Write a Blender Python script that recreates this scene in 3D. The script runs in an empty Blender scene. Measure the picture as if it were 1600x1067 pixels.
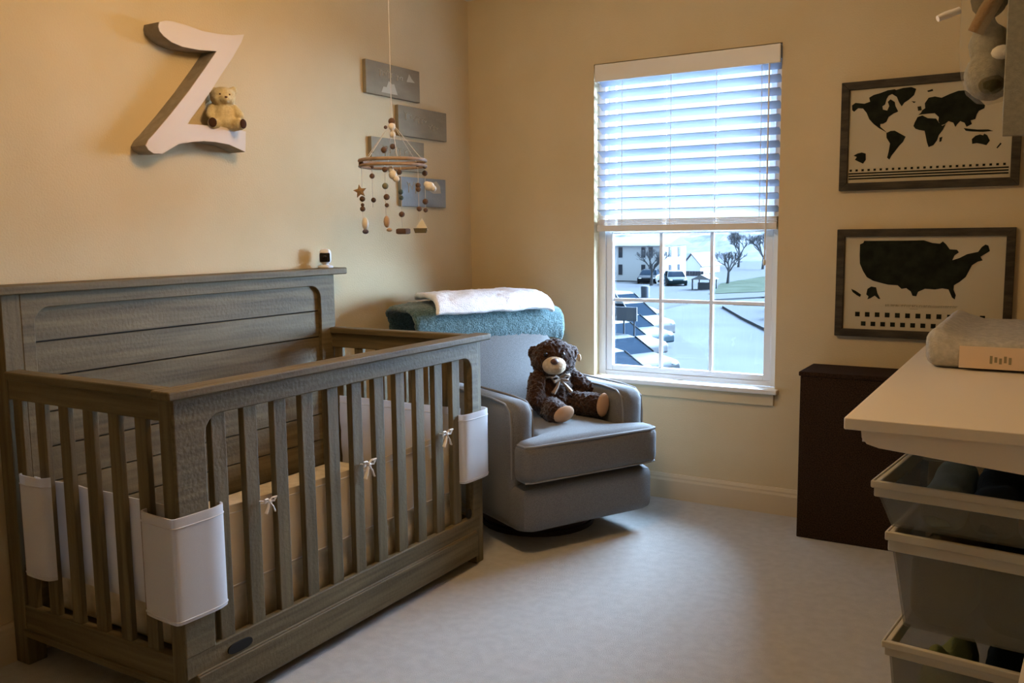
import bpy, bmesh, math, random
from mathutils import Vector, Matrix, noise
random.seed(7)
PI = math.pi
C = bpy.context.scene.collection
S = bpy.context.scene

# ---------------------------------------------------------------- camera
cam = bpy.data.cameras.new('camera'); camo = bpy.data.objects.new('camera', cam); C.objects.link(camo)
cam.sensor_width = 36.0; cam.lens = 1402.0 / 1600.0 * 36.0; cam.clip_start = 0.05; cam.clip_end = 600
R = Matrix(((0.85682708, -0.05087279, 0.51308802), (0.51547539, 0.10673373, -0.85023117), (-0.01151017, 0.99298533, 0.11767602)))
camo.matrix_world = Matrix.Translation((2.62, -3.94, 1.25)) @ R.to_4x4()
S.camera = camo

# ---------------------------------------------------------------- world, sun, exposure
w = bpy.data.worlds.new('sky'); S.world = w; w.use_nodes = True
bg = w.node_tree.nodes['Background']; bg.inputs['Color'].default_value = (0.52, 0.74, 1.0, 1); bg.inputs['Strength'].default_value = 2.4
S.view_settings.view_transform = 'Standard'; S.view_settings.look = 'None'
S.view_settings.exposure = 0.0; S.view_settings.gamma = 1.0; S.view_settings.use_curve_mapping = False
sun = bpy.data.lights.new('overcast_sun', 'SUN'); sun.energy = 128.0; sun.color = (0.50, 0.70, 1.0); sun.angle = math.radians(80)
suno = bpy.data.objects.new('overcast_sun', sun); C.objects.link(suno)
suno.rotation_euler = Vector((-0.42, -0.80, -0.42)).to_track_quat('-Z', 'Y').to_euler()
port = bpy.data.lights.new('window_portal', 'AREA'); port.shape = 'RECTANGLE'; port.size = 0.88; port.size_y = 1.48; port.cycles.is_portal = True
porto = bpy.data.objects.new('window_portal', port); C.objects.link(porto); porto.location = (1.15, 0.16, 1.3)
porto.rotation_euler = Vector((0, -1, 0)).to_track_quat('-Z', 'Y').to_euler()
LAMP_W = 35.0      # ceiling lamp, built with its fixture below

# ---------------------------------------------------------------- helpers: colour + material
def lin(h):
    r = []
    for i in (0, 2, 4):
        c = int(h[i:i+2], 16) / 255.0
        r.append(c / 12.92 if c <= 0.04045 else ((c + 0.055) / 1.055) ** 2.4)
    return tuple(r) + (1.0,)
MATS = {}
def mat(name, col, rough=0.6, col2=None, scale=(8, 8, 8), nscale=1.0, bump=0.0, bscale=200.0, detail=4.0, metal=0.0, spec=0.3,
        transp=0.0, emit=0.0, sheen=0.0, transl=0.0, ramp=(0.35, 0.65)):
    if name in MATS: return MATS[name]
    m = bpy.data.materials.new(name); m.use_nodes = True; nt = m.node_tree; N = nt.nodes; L = nt.links
    b = N['Principled BSDF']; out = N['Material Output']
    b.inputs['Base Color'].default_value = lin(col); b.inputs['Roughness'].default_value = rough
    b.inputs['Metallic'].default_value = metal; b.inputs['Specular IOR Level'].default_value = spec
    b.inputs['Sheen Weight'].default_value = sheen
    tc = N.new('ShaderNodeTexCoord')
    if col2:
        mp = N.new('ShaderNodeMapping'); mp.inputs['Scale'].default_value = scale
        nz = N.new('ShaderNodeTexNoise'); nz.inputs['Scale'].default_value = nscale; nz.inputs['Detail'].default_value = detail
        cr = N.new('ShaderNodeValToRGB'); cr.color_ramp.elements[0].position = ramp[0]; cr.color_ramp.elements[1].position = ramp[1]
        cr.color_ramp.elements[0].color = lin(col); cr.color_ramp.elements[1].color = lin(col2)
        L.new(tc.outputs['Object'], mp.inputs['Vector']); L.new(mp.outputs['Vector'], nz.inputs['Vector'])
        L.new(nz.outputs['Fac'], cr.inputs['Fac']); L.new(cr.outputs['Color'], b.inputs['Base Color'])
    if bump > 0:
        n2 = N.new('ShaderNodeTexNoise'); n2.inputs['Scale'].default_value = bscale; n2.inputs['Detail'].default_value = 3
        bp = N.new('ShaderNodeBump'); bp.inputs['Strength'].default_value = bump; bp.inputs['Distance'].default_value = 0.004
        L.new(tc.outputs['Object'], n2.inputs['Vector']); L.new(n2.outputs['Fac'], bp.inputs['Height']); L.new(bp.outputs['Normal'], b.inputs['Normal'])
    if emit: 
        b.inputs['Emission Color'].default_value = lin(col); b.inputs['Emission Strength'].default_value = emit
    sh = b.outputs['BSDF']
    if transl > 0:
        t = N.new('ShaderNodeBsdfTranslucent'); t.inputs['Color'].default_value = lin(col)
        mx = N.new('ShaderNodeMixShader'); mx.inputs['Fac'].default_value = transl
        L.new(sh, mx.inputs[1]); L.new(t.outputs['BSDF'], mx.inputs[2]); sh = mx.outputs['Shader']
    if transp > 0:
        t = N.new('ShaderNodeBsdfTransparent'); mx = N.new('ShaderNodeMixShader'); mx.inputs['Fac'].default_value = transp
        L.new(sh, mx.inputs[1]); L.new(t.outputs['BSDF'], mx.inputs[2]); sh = mx.outputs['Shader']
    L.new(sh, out.inputs['Surface'])
    MATS[name] = m
    return m

WALL = mat('painted_wall', 'c7b490', 0.9, 'cdba97', (3, 3, 3), 1.0, bump=0.25, bscale=150, spec=0.1)
CEIL = mat('ceiling_paint', 'd9d2c2', 0.95, bump=0.2, bscale=120, spec=0.1)
CARPET = mat('carpet_pile', 'b7b3ac', 1.0, 'c1bdb6', (9, 9, 9), 3.0, bump=1.0, bscale=420, detail=8, spec=0.0, sheen=0.2)
BASEM = mat('cream_baseboard_paint', 'c6b597', 0.6)
TRIM = mat('white_trim_paint', 'dcd8d0', 0.45)
VINYL = mat('white_vinyl', 'dfe1e4', 0.4)
SLAT = mat('blind_slat', 'a2a8b4', 0.5, transl=0.06)
def wood(name, sc): return mat(name, '4c432f', 0.62, '786a4d', sc, 1.0, bump=0.35, bscale=90, detail=9, spec=0.25, ramp=(0.25, 0.75))
WY = wood('grey_wood_grain_y', (60, 3, 60)); WX = wood('grey_wood_grain_x', (3, 60, 60)); WZ = wood('grey_wood_grain_z', (60, 60, 3))
GROOVE = mat('dark_groove', '1d1a15', 0.9)
MESHW = mat('white_mesh_fabric', 'dcdadb', 0.9, 'e6e4e4', (300, 300, 300), 2.0, transp=0.12, transl=0.25, spec=0.05)
RIBBON = mat('white_ribbon', 'e2ddd6', 0.6)
SHEET = mat('cream_crib_sheet', 'd2c6ad', 0.95, 'e6dac4', (22, 22, 22), 1.0, bump=0.5, bscale=40, spec=0.05)
CHAIRF = mat('grey_upholstery', '646361', 0.95, '767573', (160, 160, 160), 2.0, bump=0.4, bscale=500, spec=0.08, sheen=0.2)
PIPE = mat('grey_piping', '7f7e7c', 0.8)
DARKW = mat('dark_stained_wood', '2a1d14', 0.5)
TEAL = mat('teal_plush', '3d5557', 1.0, '5f7c7f', (70, 70, 70), 2.0, bump=1.0, bscale=160, spec=0.05, sheen=0.5)
WHITEF = mat('white_fleece', 'f2f0f0', 1.0, 'f8f6f6', (40, 40, 40), 1.0, bump=0.7, bscale=220, spec=0.05)
BROWNF = mat('brown_fur', '26160e', 1.0, '452c1d', (90, 90, 90), 2.0, bump=1.0, bscale=260, spec=0.05, sheen=0.3)
MUZZ = mat('cream_muzzle_fur', 'bba587', 1.0, 'cbb599', (80, 80, 80), 1.0, bump=0.6, bscale=260)
PAD = mat('pink_tan_suede', 'b28e6e', 0.9, bump=0.2)
NOSE = mat('brown_satin', '57392c', 0.5)
BLACK = mat('glossy_black', '0b0a09', 0.25, spec=0.5)
RIB2 = mat('brown_ribbon', '8a7868', 0.4)
CREAMF = mat('cream_plush', 'cdbb90', 1.0, 'd8c79e', (90, 90, 90), 1.0, bump=0.7, bscale=300)
DKPAD = mat('dark_brown_pad', '3d2414', 0.9)
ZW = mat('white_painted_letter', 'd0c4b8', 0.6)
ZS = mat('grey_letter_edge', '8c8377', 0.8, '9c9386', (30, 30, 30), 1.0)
FRAMEW = mat('dark_grey_wood_frame', '2b251a', 0.7, '443b2c', (12, 60, 60), 1.0, bump=0.3, bscale=80)
PAPER = mat('cream_poster_paper', 'b9ae95', 0.7, spec=0.1)
INK = mat('black_map_ink', '14160f', 0.8, '22251b', (25, 25, 25), 1.0, spec=0.1)
INKL = mat('grey_map_ink', '8a8168', 0.8, spec=0.1)
SIGN = mat('grey_green_board', '837a67', 0.8, '8e8570', (20, 6, 20), 1.0, bump=0.3, bscale=60)
SIGNB = mat('blue_grey_board', '80878a', 0.8, '8a9193', (20, 6, 20), 1.0, bump=0.3, bscale=60)
SIGNW = mat('white_sign_paint', 'b5ac98', 0.8)
TABLEW = mat('white_laminate', 'e2d9ca', 0.35, spec=0.4)
WICK = mat('dark_brown_weave', '150d09', 0.85, '443225', (140, 140, 140), 2.0, bump=1.0, bscale=200, spec=0.1)
WICKT = mat('dark_brown_weave_top', '21160f', 0.8, '3b2a1f', (140, 140, 140), 2.0, bump=1.0, bscale=200, spec=0.1)
BINR = mat('white_bin_plastic', 'bab5a6', 0.4)
BINB = mat('clear_grey_plastic', '8f9088', 0.35, transp=0.55, transl=0.1)
PADC = mat('grey_cream_pad_cover', 'a8a49c', 0.95, 'bdb8ae', (60, 60, 60), 1.0, bump=0.8, bscale=240, spec=0.05)
PADS = mat('cream_pad_end_label', 'd9c2aa', 0.9)

# ---------------------------------------------------------------- helpers: mesh builder
class MB:
    def __init__(s): s.bm = bmesh.new(); s.mi = 0; s.xf = Matrix()
    def v(s, p): return s.bm.verts.new(s.xf @ Vector(p))
    def f(s, vs):
        try:
            fc = s.bm.faces.new(vs); fc.material_index = s.mi; return fc
        except ValueError: return None
    def box(s, x0, y0, z0, x1, y1, z1):
        p = [s.v((x, y, z)) for z in (z0, z1) for y in (y0, y1) for x in (x0, x1)]
        for q in ((0, 2, 3, 1), (4, 5, 7, 6), (0, 1, 5, 4), (2, 6, 7, 3), (0, 4, 6, 2), (1, 3, 7, 5)): s.f([p[i] for i in q])
        return s
    def prism(s, pts, axis, a, b):
        """pts: 2D outline; axis: the extruded axis ('x': pts are (y,z); 'y': (x,z); 'z': (x,y))"""
        def P(q, t): return {'x': (t, q[0], q[1]), 'y': (q[0], t, q[1]), 'z': (q[0], q[1], t)}[axis]
        A = [s.v(P(q, a)) for q in pts]; B = [s.v(P(q, b)) for q in pts]
        s.f(A[::-1]); s.f(B); n = len(pts)
        for i in range(n): s.f([A[i], A[(i+1) % n], B[(i+1) % n], B[i]])
        return s
    def tube(s, path, r, seg=8, cap=True, closed=False, flat=1.0):
        path = [Vector(p) for p in path]; n = len(path); rings = []
        rr = r if isinstance(r, (list, tuple)) else [r] * n
        up = None
        for i, p in enumerate(path):
            if closed: t = path[(i+1) % n] - path[i-1]
            else: t = path[min(i+1, n-1)] - path[max(i-1, 0)]
            if t.length < 1e-9: t = Vector((0, 0, 1))
            t.normalize()
            if up is None:
                up = Vector((0, 0, 1)) if abs(t.z) < 0.9 else Vector((1, 0, 0))
            a = (up - t * up.dot(t))
            if a.length < 1e-6: a = t.orthogonal()
            a.normalize(); b = t.cross(a); up = a
            rings.append([s.v(p + (a * math.cos(k*2*PI/seg) * flat + b * math.sin(k*2*PI/seg)) * rr[i]) for k in range(seg)])
        for i in range(n if closed else n-1):
            A, B = rings[i], rings[(i+1) % n]
            for k in range(seg): s.f([A[k], A[(k+1) % seg], B[(k+1) % seg], B[k]])
        if cap and not closed: s.f(rings[0][::-1]); s.f(rings[-1])
        return s
    def ell(s, c, r, seg=16, rot=None):
        M = Matrix.Translation(c) @ (rot.to_4x4() if rot else Matrix()) @ Matrix.Diagonal((r[0], r[1], r[2], 1)) if not isinstance(r, (int, float)) else Matrix.Translation(c) @ Matrix.Scale(r, 4)
        nv = seg // 2; rows = []
        top = s.v(M @ Vector((0, 0, 1))); bot = s.v(M @ Vector((0, 0, -1)))
        for j in range(1, nv):
            th = PI * j / nv
            rows.append([s.v(M @ Vector((math.sin(th)*math.cos(2*PI*k/seg), math.sin(th)*math.sin(2*PI*k/seg), math.cos(th)))) for k in range(seg)])
        for k in range(seg):
            s.f([top, rows[0][k], rows[0][(k+1) % seg]]); s.f([bot, rows[-1][(k+1) % seg], rows[-1][k]])
        for j in range(len(rows)-1):
            for k in range(seg): s.f([rows[j][k], rows[j+1][k], rows[j+1][(k+1) % seg], rows[j][(k+1) % seg]])
        return s
    def rbox(s, c, size, r, n=(8, 8, 8), fn=None):
        """soft box: centre c, full size, rounding r; fn(p in -1..1 coords, p) -> moved p"""
        h = Vector(size) / 2; inner = Vector((max(h.x-r, 0), max(h.y-r, 0), max(h.z-r, 0))); cache = {}
        def ax(i, n_, hh, ii):
            t = i / n_ * 2 - 1
            return t
        def pt(i, j, k):
            key = (i, j, k)
            if key in cache: return cache[key]
            t = Vector((i/n[0]*2-1, j/n[1]*2-1, k/n[2]*2-1)); p = Vector((t.x*h.x, t.y*h.y, t.z*h.z))
            q = Vector((max(-inner.x, min(inner.x, p.x)), max(-inner.y, min(inner.y, p.y)), max(-inner.z, min(inner.z, p.z))))
            d = p - q
            if d.length > 1e-9:
                d.normalize(); p = q + d * r
            if fn: p = fn(t, p)
            cache[key] = s.v(p + Vector(c)); return cache[key]
        for a, b, c_ in ((0, 1, 2), (1, 2, 0), (2, 0, 1)):
            for side in (0, n[c_]):
                for i in range(n[a]):
                    for j in range(n[b]):
                        q = []
                        for (u, v_) in ((i, j), (i+1, j), (i+1, j+1), (i, j+1)):
                            k = [0, 0, 0]; k[a] = u; k[b] = v_; k[c_] = side; q.append(pt(*k))
                        s.f(q if side else q[::-1])
        return s
    def lathe(s, prof, c=(0, 0, 0), seg=20):
        rings = [[s.v((c[0]+r*math.cos(2*PI*k/seg), c[1]+r*math.sin(2*PI*k/seg), c[2]+z)) for k in range(seg)] for r, z in prof]
        for A, B in zip(rings, rings[1:]):
            for k in range(seg): s.f([A[k], A[(k+1) % seg], B[(k+1) % seg], B[k]])
        s.f(rings[0][::-1]); s.f(rings[-1]); return s
    def grid(s, nu, nv, fn, thick=0.0):
        """sheet fn(u,v)->point, closed with a back side when thick>0"""
        G = [[Vector(fn(i/nu, j/nv)) for j in range(nv+1)] for i in range(nu+1)]
        F = [[s.v(p) for p in row] for row in G]
        for i in range(nu):
            for j in range(nv): s.f([F[i][j], F[i+1][j], F[i+1][j+1], F[i][j+1]])
        if thick:
            B = []
            for i in range(nu+1):
                row = []
                for j in range(nv+1):
                    du = G[min(i+1, nu)][j] - G[max(i-1, 0)][j]; dv = G[i][min(j+1, nv)] - G[i][max(j-1, 0)]
                    nn = du.cross(dv); nn.normalize(); row.append(s.v(G[i][j] - nn * thick))
                B.append(row)
            for i in range(nu):
                for j in range(nv): s.f([B[i][j], B[i][j+1], B[i+1][j+1], B[i+1][j]])
            for i in range(nu): s.f([F[i][0], B[i][0], B[i+1][0], F[i+1][0]]); s.f([F[i][nv], F[i+1][nv], B[i+1][nv], B[i][nv]])
            for j in range(nv): s.f([F[0][j], F[0][j+1], B[0][j+1], B[0][j]]); s.f([F[nu][j], B[nu][j], B[nu][j+1], F[nu][j+1]])
        return s
    def build(s, name, mats, parent=None, bevel=0.0, smooth=True, seg=2, sub=0, loc=None, rot=None, remesh=0.0, fuzz=None, auto=40):
        bm = s.bm
        if not s.bm.faces: pass
        bmesh.ops.recalc_face_normals(bm, faces=bm.faces[:])
        me = bpy.data.meshes.new(name); bm.to_mesh(me); bm.free()
        for m in (mats if isinstance(mats, (list, tuple)) else [mats]): me.materials.append(m)
        o = bpy.data.objects.new(name, me); C.objects.link(o)
        if parent: o.parent = parent
        if loc: o.location = loc
        if rot: o.rotation_euler = rot
        if smooth:
            me.shade_smooth() if sub or remesh else None
            if not (sub or remesh):
                for p in me.polygons: p.use_smooth = True
                try: me.set_sharp_from_angle(angle=math.radians(auto))
                except Exception: pass
        if bevel:
            b = o.modifiers.new('bevel', 'BEVEL'); b.width = bevel; b.segments = seg; b.limit_method = 'ANGLE'; b.angle_limit = math.radians(35); b.harden_normals = True
        if remesh:
            r = o.modifiers.new('remesh', 'REMESH'); r.mode = 'VOXEL'; r.voxel_size = remesh; r.use_smooth_shade = True
            sm = o.modifiers.new('smooth', 'SMOOTH'); sm.factor = 0.6; sm.iterations = 4
        if sub:
            b = o.modifiers.new('subdivision', 'SUBSURF'); b.levels = sub; b.render_levels = sub
        if fuzz:
            tx = bpy.data.textures.new(name + '_fuzz', 'CLOUDS'); tx.noise_scale = fuzz[1]; tx.noise_depth = 2
            d = o.modifiers.new('fuzz', 'DISPLACE'); d.texture = tx; d.strength = fuzz[0]; d.mid_level = 0.5; d.texture_coords = 'LOCAL'
        return o
def tag(o, label=None, cat=None, group=None, kind=None):
    if label: o['label'] = label
    if cat: o['category'] = cat
    if group: o['group'] = group
    if kind: o['kind'] = kind
    return o
def thing(name, label, cat, loc=(0, 0, 0), rz=0.0, group=None, rot=None):
    o = bpy.data.objects.new(name, None); C.objects.link(o); o.location = loc
    o.rotation_euler = rot if rot else (0, 0, rz); o.empty_display_size = 0.05
    return tag(o, label, cat, group)
def struct(o): o['kind'] = 'structure'; return o
def copy_tree(o, parent=None):
    c = o.copy(); C.objects.link(c)
    if parent: c.parent = parent
    for ch in [x for x in o.children]: copy_tree(ch, c)
    return c
def shifted(L):
    m = MB(); m.xf = Matrix.Translation((-L[0], -L[1], -L[2])); return m

# ---------------------------------------------------------------- the room
RW, RD, RH = 3.08, -4.75, 2.43     # right wall x, rear wall y, ceiling height
OX0, OX1, OZ0, OZ1 = 0.712, 1.592, 0.562, 2.045   # window opening
struct(MB().box(-0.12, RD-0.12, -0.1, RW+0.12, 0.14, 0.0).build('floor', CARPET, smooth=False))
struct(MB().box(-0.12, RD-0.12, RH, RW+0.12, 0.14, RH+0.1).build('ceiling', CEIL, smooth=False))
struct(MB().box(-0.12, RD, 0, 0, 0.0, RH).build('wall_left', WALL, smooth=False))
struct(MB().box(RW, RD, 0, RW+0.12, 0.0, RH).build('wall_right', WALL, smooth=False))
struct(MB().box(-0.12, RD-0.12, 0, RW+0.12, RD, RH).build('wall_rear', WALL, smooth=False))
m = MB()
m.box(-0.12, 0, 0, OX0, 0.14, RH).box(OX1, 0, 0, RW+0.12, 0.14, RH).box(OX0, 0, 0, OX1, 0.14, OZ0-0.02).box(OX0, 0, OZ1, OX1, 0.14, RH)
struct(m.build('wall_front', WALL, smooth=False))
def base_prof(t): return [(0, 0), (t*0.016, 0), (t*0.016, 0.088), (t*0.012, 0.098), (t*0.012, 0.106), (t*0.006, 0.118), (0, 0.12)]
m = MB(); m.prism([(-a, b) for a, b in base_prof(1)], 'x', 0.0, RW); struct(m.build('baseboard_front', BASEM, smooth=False))
m = MB(); m.prism(base_prof(1), 'y', RD, -0.017); struct(m.build('baseboard_left', BASEM, smooth=False))
m = MB(); m.prism([(RW-a, b) for a, b in base_prof(1)], 'y', RD, -0.017); struct(m.build('baseboard_right', BASEM, smooth=False))

# window: frame, two sashes, muntins, glass, stool and apron
wn = struct(thing('window_1', None, None, (1.15, 0.08, OZ0))); L = (1.15, 0.08, OZ0)
m = shifted(L)
m.box(OX0, 0.055, OZ0, OX0+0.035, 0.125, OZ1).box(OX1-0.035, 0.055, OZ0, OX1, 0.125, OZ1).box(OX0+0.035, 0.056, OZ0+0.0005, OX1-0.035, 0.124, OZ0+0.022).box(OX0+0.035, 0.056, OZ1-0.03, OX1-0.035, 0.124, OZ1-0.0005)
m.build('window_frame', VINYL, wn, bevel=0.002)
def sash(z0, z1, y0, y1, nm):
    x0, x1 = OX0+0.036, OX1-0.036; t = 0.034; m = shifted(L)
    m.box(x0, y0, z0, x0+t, y1, z1).box(x1-t, y0, z0, x1, y1, z1).box(x0+t, y0, z0, x1-t, y1, z0+t*0.8).box(x0+t, y0, z1-t, x1-t, y1, z1)
    s_ = m.build(nm, VINYL, wn, bevel=0.003)
    m = shifted(L); gx0, gx1, gz0, gz1 = x0+t, x1-t, z0+t*0.8, z1-t; ym = (y0+y1)/2
    for k in (1, 2): xx = gx0+(gx1-gx0)*k/3; m.box(xx-0.008, ym-0.006, gz0, xx+0.008, ym+0.006, gz1)
    zz = (gz0+gz1)/2; m.box(gx0, ym-0.0052, zz-0.008, gx1, ym+0.0052, zz+0.008)
    m.build('muntin_grille', VINYL, s_)
    m = shifted(L); m.box(gx0, ym+0.008, gz0, gx1, ym+0.012, gz1); g = m.build('window_pane', GLASS, s_, smooth=False)
gm = bpy.data.materials.new('window_glass'); gm.use_nodes = True; N = gm.node_tree.nodes; Lk = gm.node_tree.links
N.remove(N['Principled BSDF']); tr = N.new('ShaderNodeBsdfTransparent'); tr.inputs['Color'].default_value = (0.93, 0.96, 0.97, 1); gl = N.new('ShaderNodeBsdfGlossy'); gl.inputs['Roughness'].default_value = 0.02
mx = N.new('ShaderNodeMixShader'); mx.inputs['Fac'].default_value = 0.03; Lk.new(tr.outputs[0], mx.inputs[1]); Lk.new(gl.outputs[0], mx.inputs[2]); Lk.new(mx.outputs[0], N['Material Output'].inputs['Surface'])
GLASS = gm
sash(OZ0+0.022, 1.285, 0.062, 0.088, 'lower_sash')
sash(1.25, OZ1-0.03, 0.092, 0.118, 'upper_sash')
m = shifted(L); m.box(OX0-0.055, -0.035, OZ0-0.022, OX1+0.018, 0.0545, OZ0); m.build('window_sill', TRIM, wn, bevel=0.006)
m = shifted(L); m.box(OX0-0.035, -0.014, OZ0-0.075, OX1, -0.0005, OZ0-0.022); m.build('window_apron', WALL, wn, bevel=0.003)

# ceiling lamp above the middle of the room, out of the picture
cl = thing('ceiling_lamp', 'round flush ceiling lamp with warm frosted dome', 'lamp', (1.25, -1.95, RH))
m = MB(); m.lathe([(0.02, 0), (0.17, 0), (0.17, -0.025), (0.155, -0.03), (0.02, -0.03)]); m.build('lamp_base', mat('brushed_nickel', '9a948a', 0.35, metal=1.0), cl)
m = MB(); m.lathe([(0.15, -0.031), (0.152, -0.04), (0.13, -0.075), (0.08, -0.1), (0.01, -0.11)], seg=28); m.build('lamp_shade', mat('warm_lit_glass', 'ffcf8a', 0.4, emit=4.0), cl)
ld = bpy.data.lights.new('lamp_bulb', 'POINT'); ld.energy = LAMP_W; ld.color = (1.0, 0.67, 0.34); ld.shadow_soft_size = 0.12
lo = bpy.data.objects.new('lamp_bulb', ld); C.objects.link(lo); lo.location = (1.25, -1.95, RH-0.26)

# ---------------------------------------------------------------- window blind
BX0, BX1 = OX0+0.018, OX1-0.006
bl = thing('window_blind', 'white horizontal slat blind lowered over the upper half of the window', 'window blind', (1.15, 0.02, OZ1)); L = (1.15, 0.02, OZ1)
m = shifted(L); m.box(BX0-0.002, -0.028, 1.958, BX1+0.006, -0.016, 2.037); m.box(BX0-0.002, -0.016, 1.958, BX0+0.008, 0.01, 2.037); m.build('valance', TRIM, bl, bevel=0.004)
m = shifted(L); m.box(BX0+0.01, -0.004, 1.985, BX1-0.004, 0.05, 2.04); m.build('headrail', VINYL, bl, bevel=0.002)
m = shifted(L); nsl = 12; z_hi, z_lo = 1.958, 1.352
for i in range(nsl):
    zc = z_hi + (z_lo - z_hi) * i / (nsl-1); a = math.radians(24)
    pr = []
    for (u, t) in ((-0.03, 0.0), (-0.015, 0.0028), (0, 0.0038), (0.015, 0.0028), (0.03, 0.0)):
        pr.append((u, t + 0.0014))
    pr2 = [(u, t - 0.0014) for u, t in ((-0.03, 0.0), (-0.015, 0.0028), (0, 0.0038), (0.015, 0.0028), (0.03, 0.0))][::-1]
    pts = []
    for (u, t) in pr + pr2:      # room-side edge raised
        y = u*math.cos(a) + t*math.sin(a); z = -u*math.sin(a) + t*math.cos(a)
        pts.append((0.024 + y, zc + z))
    m.prism(pts, 'x', BX0, BX1)
m.build('slats', SLAT, bl, auto=25)
m = shifted(L); m.box(BX0, -0.006, 1.262, BX1, 0.05, 1.292)
for k in range(4): m.box(BX0, -0.004, 1.2935+k*0.0065, BX1, 0.051, 1.2985+k*0.0065)
m.build('bottom_rail', TRIM, bl, bevel=0.0012)
m = shifted(L)
for x in (BX0+0.13, BX0+0.37, BX0+0.58, BX0+0.78):
    m.tube([(x, -0.007, 1.27), (x, -0.007, 1.97)], 0.0012, 5); m.tube([(x, 0.054, 1.27), (x, 0.054, 1.97)], 0.0012, 5)
    for i in range(nsl): m.ell((x, -0.008, z_hi-0.006+(z_lo-z_hi)*i/(nsl-1)), 0.003, 6)
m.build('ladder_cord', TRIM, bl)
m = shifted(L); m.tube([(1.548, -0.034, 1.96), (1.547, -0.03, 1.4), (1.543, -0.03, 1.13)], 0.0035, 6); m.ell((1.543, -0.03, 1.12), (0.007, 0.007, 0.016), 8); m.build('tilt_wand', TRIM, bl)

# ---------------------------------------------------------------- crib
CL = (0.42, -1.82, 0); crib = thing('crib', 'weathered grey wooden crib with slatted sides and a planked tall headboard', 'crib', CL)
FX = 0.79; Y0, Y1 = -2.52, -1.125
def part(mb, name, mt, parent=crib, **k): return mb.build(name, mt, parent, **k)
def arch(y0, y1, ztop, yi0, yi1, zi, zb, r=0.05, n=6):
    p = [(y0, zb), (y0, ztop), (y1, ztop), (y1, zb), (yi1, zb)]
    for k in range(n+1): t = k/n*PI/2; p.append((yi1 - r + r*math.cos(t), zi - r + r*math.sin(t)))
    for k in range(n+1): t = PI/2 + k/n*PI/2; p.append((yi0 + r + r*math.cos(t), zi - r + r*math.sin(t)))
    p.append((yi0, zb)); return p
# corner posts
for (x0, y0, x1, y1, zt) in ((0.735, Y0, 0.782, Y0+0.075, 0.858), (0.735, Y1-0.05, 0.782, Y1, 0.858), (0.015, Y0, 0.078, Y0+0.06, 1.098), (0.015, Y1-0.085, 0.068, Y1-0.02, 1.098)):
    m = shifted(CL); m.box(x0, y0, 0, x1, y1, zt); part(m, 'leg', WZ, bevel=0.004)
# front frame with its arched opening, cap rail
m = shifted(CL); m.prism(arch(Y0+0.001, Y1-0.03, 0.858, Y0+0.096, -1.2, 0.802, 0.19), 'x', 0.766, FX); part(m, 'front_frame', WY, bevel=0.004)
m = shifted(CL); m.box(0.735, Y0-0.022, 0.858, 0.806, Y1+0.04, 0.882); part(m, 'front_cap_rail', WY, bevel=0.006)
m = shifted(CL); m.box(0.762, Y0+0.002, 0.132, FX-0.003, Y1-0.03, 0.192); part(m, 'front_lower_rail', WY, bevel=0.003)
m = shifted(CL); m.box(0.76, Y0+0.03, 0.04, FX+0.008, Y1-0.06, 0.132); m.box(0.76, Y0+0.03, 0.132, FX+0.003, Y1-0.06, 0.137); part(m, 'front_skirt_board', WY, bevel=0.004)
for y, z in ((-2.345, 0.158), (-1.23, 0.215)):
    m = shifted(CL); pts = []
    hw, hh = (0.042, 0.014) if z < 0.2 else (0.012, 0.018)
    for k in range(20):
        t = 2*PI*k/20; pts.append((y + hw*math.copysign(abs(math.cos(t))**0.6, math.cos(t)), z + hh*math.copysign(abs(math.sin(t))**0.8, math.sin(t))))
    m.prism(pts, 'x', FX-0.01, FX+0.0015); o = part(m, 'bolt_slot', GROOVE); o['label'] = 'dark oval bolt slot'
for k in range(11):
    y = -2.372 + k*0.1085; m = shifted(CL); m.box(0.757, y-0.024, 0.17, 0.778, y+0.024, 0.82); part(m, 'slat', WZ, bevel=0.003)
# ends
for (ya, yb, sg) in ((Y0+0.004, Y0+0.03, -1), (Y1-0.045, Y1-0.02, 1)):
    m = shifted(CL); m.box(0.07, ya, 0.80, 0.736, yb, 0.858); part(m, 'end_top_rail', WX, bevel=0.003)
    m = shifted(CL); m.box(0.078, ya-0.012, 0.858, 0.736, yb+0.012, 0.882); part(m, 'end_cap_rail', WX, bevel=0.005)
    m = shifted(CL); m.box(0.07, ya, 0.11, 0.736, yb, 0.185); part(m, 'end_lower_rail', WX, bevel=0.003)
    m = shifted(CL); m.box(0.07, ya-0.008, 0.092, 0.736, ya+0.03, 0.112); part(m, 'end_ledge', WX, bevel=0.002)
    for k in range(6):
        x = 0.108 + k*0.1085; m = shifted(CL); m.box(x-0.022, ya+0.004, 0.17, x+0.022, ya+0.022, 0.82); part(m, 'slat', WZ, bevel=0.003)
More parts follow.
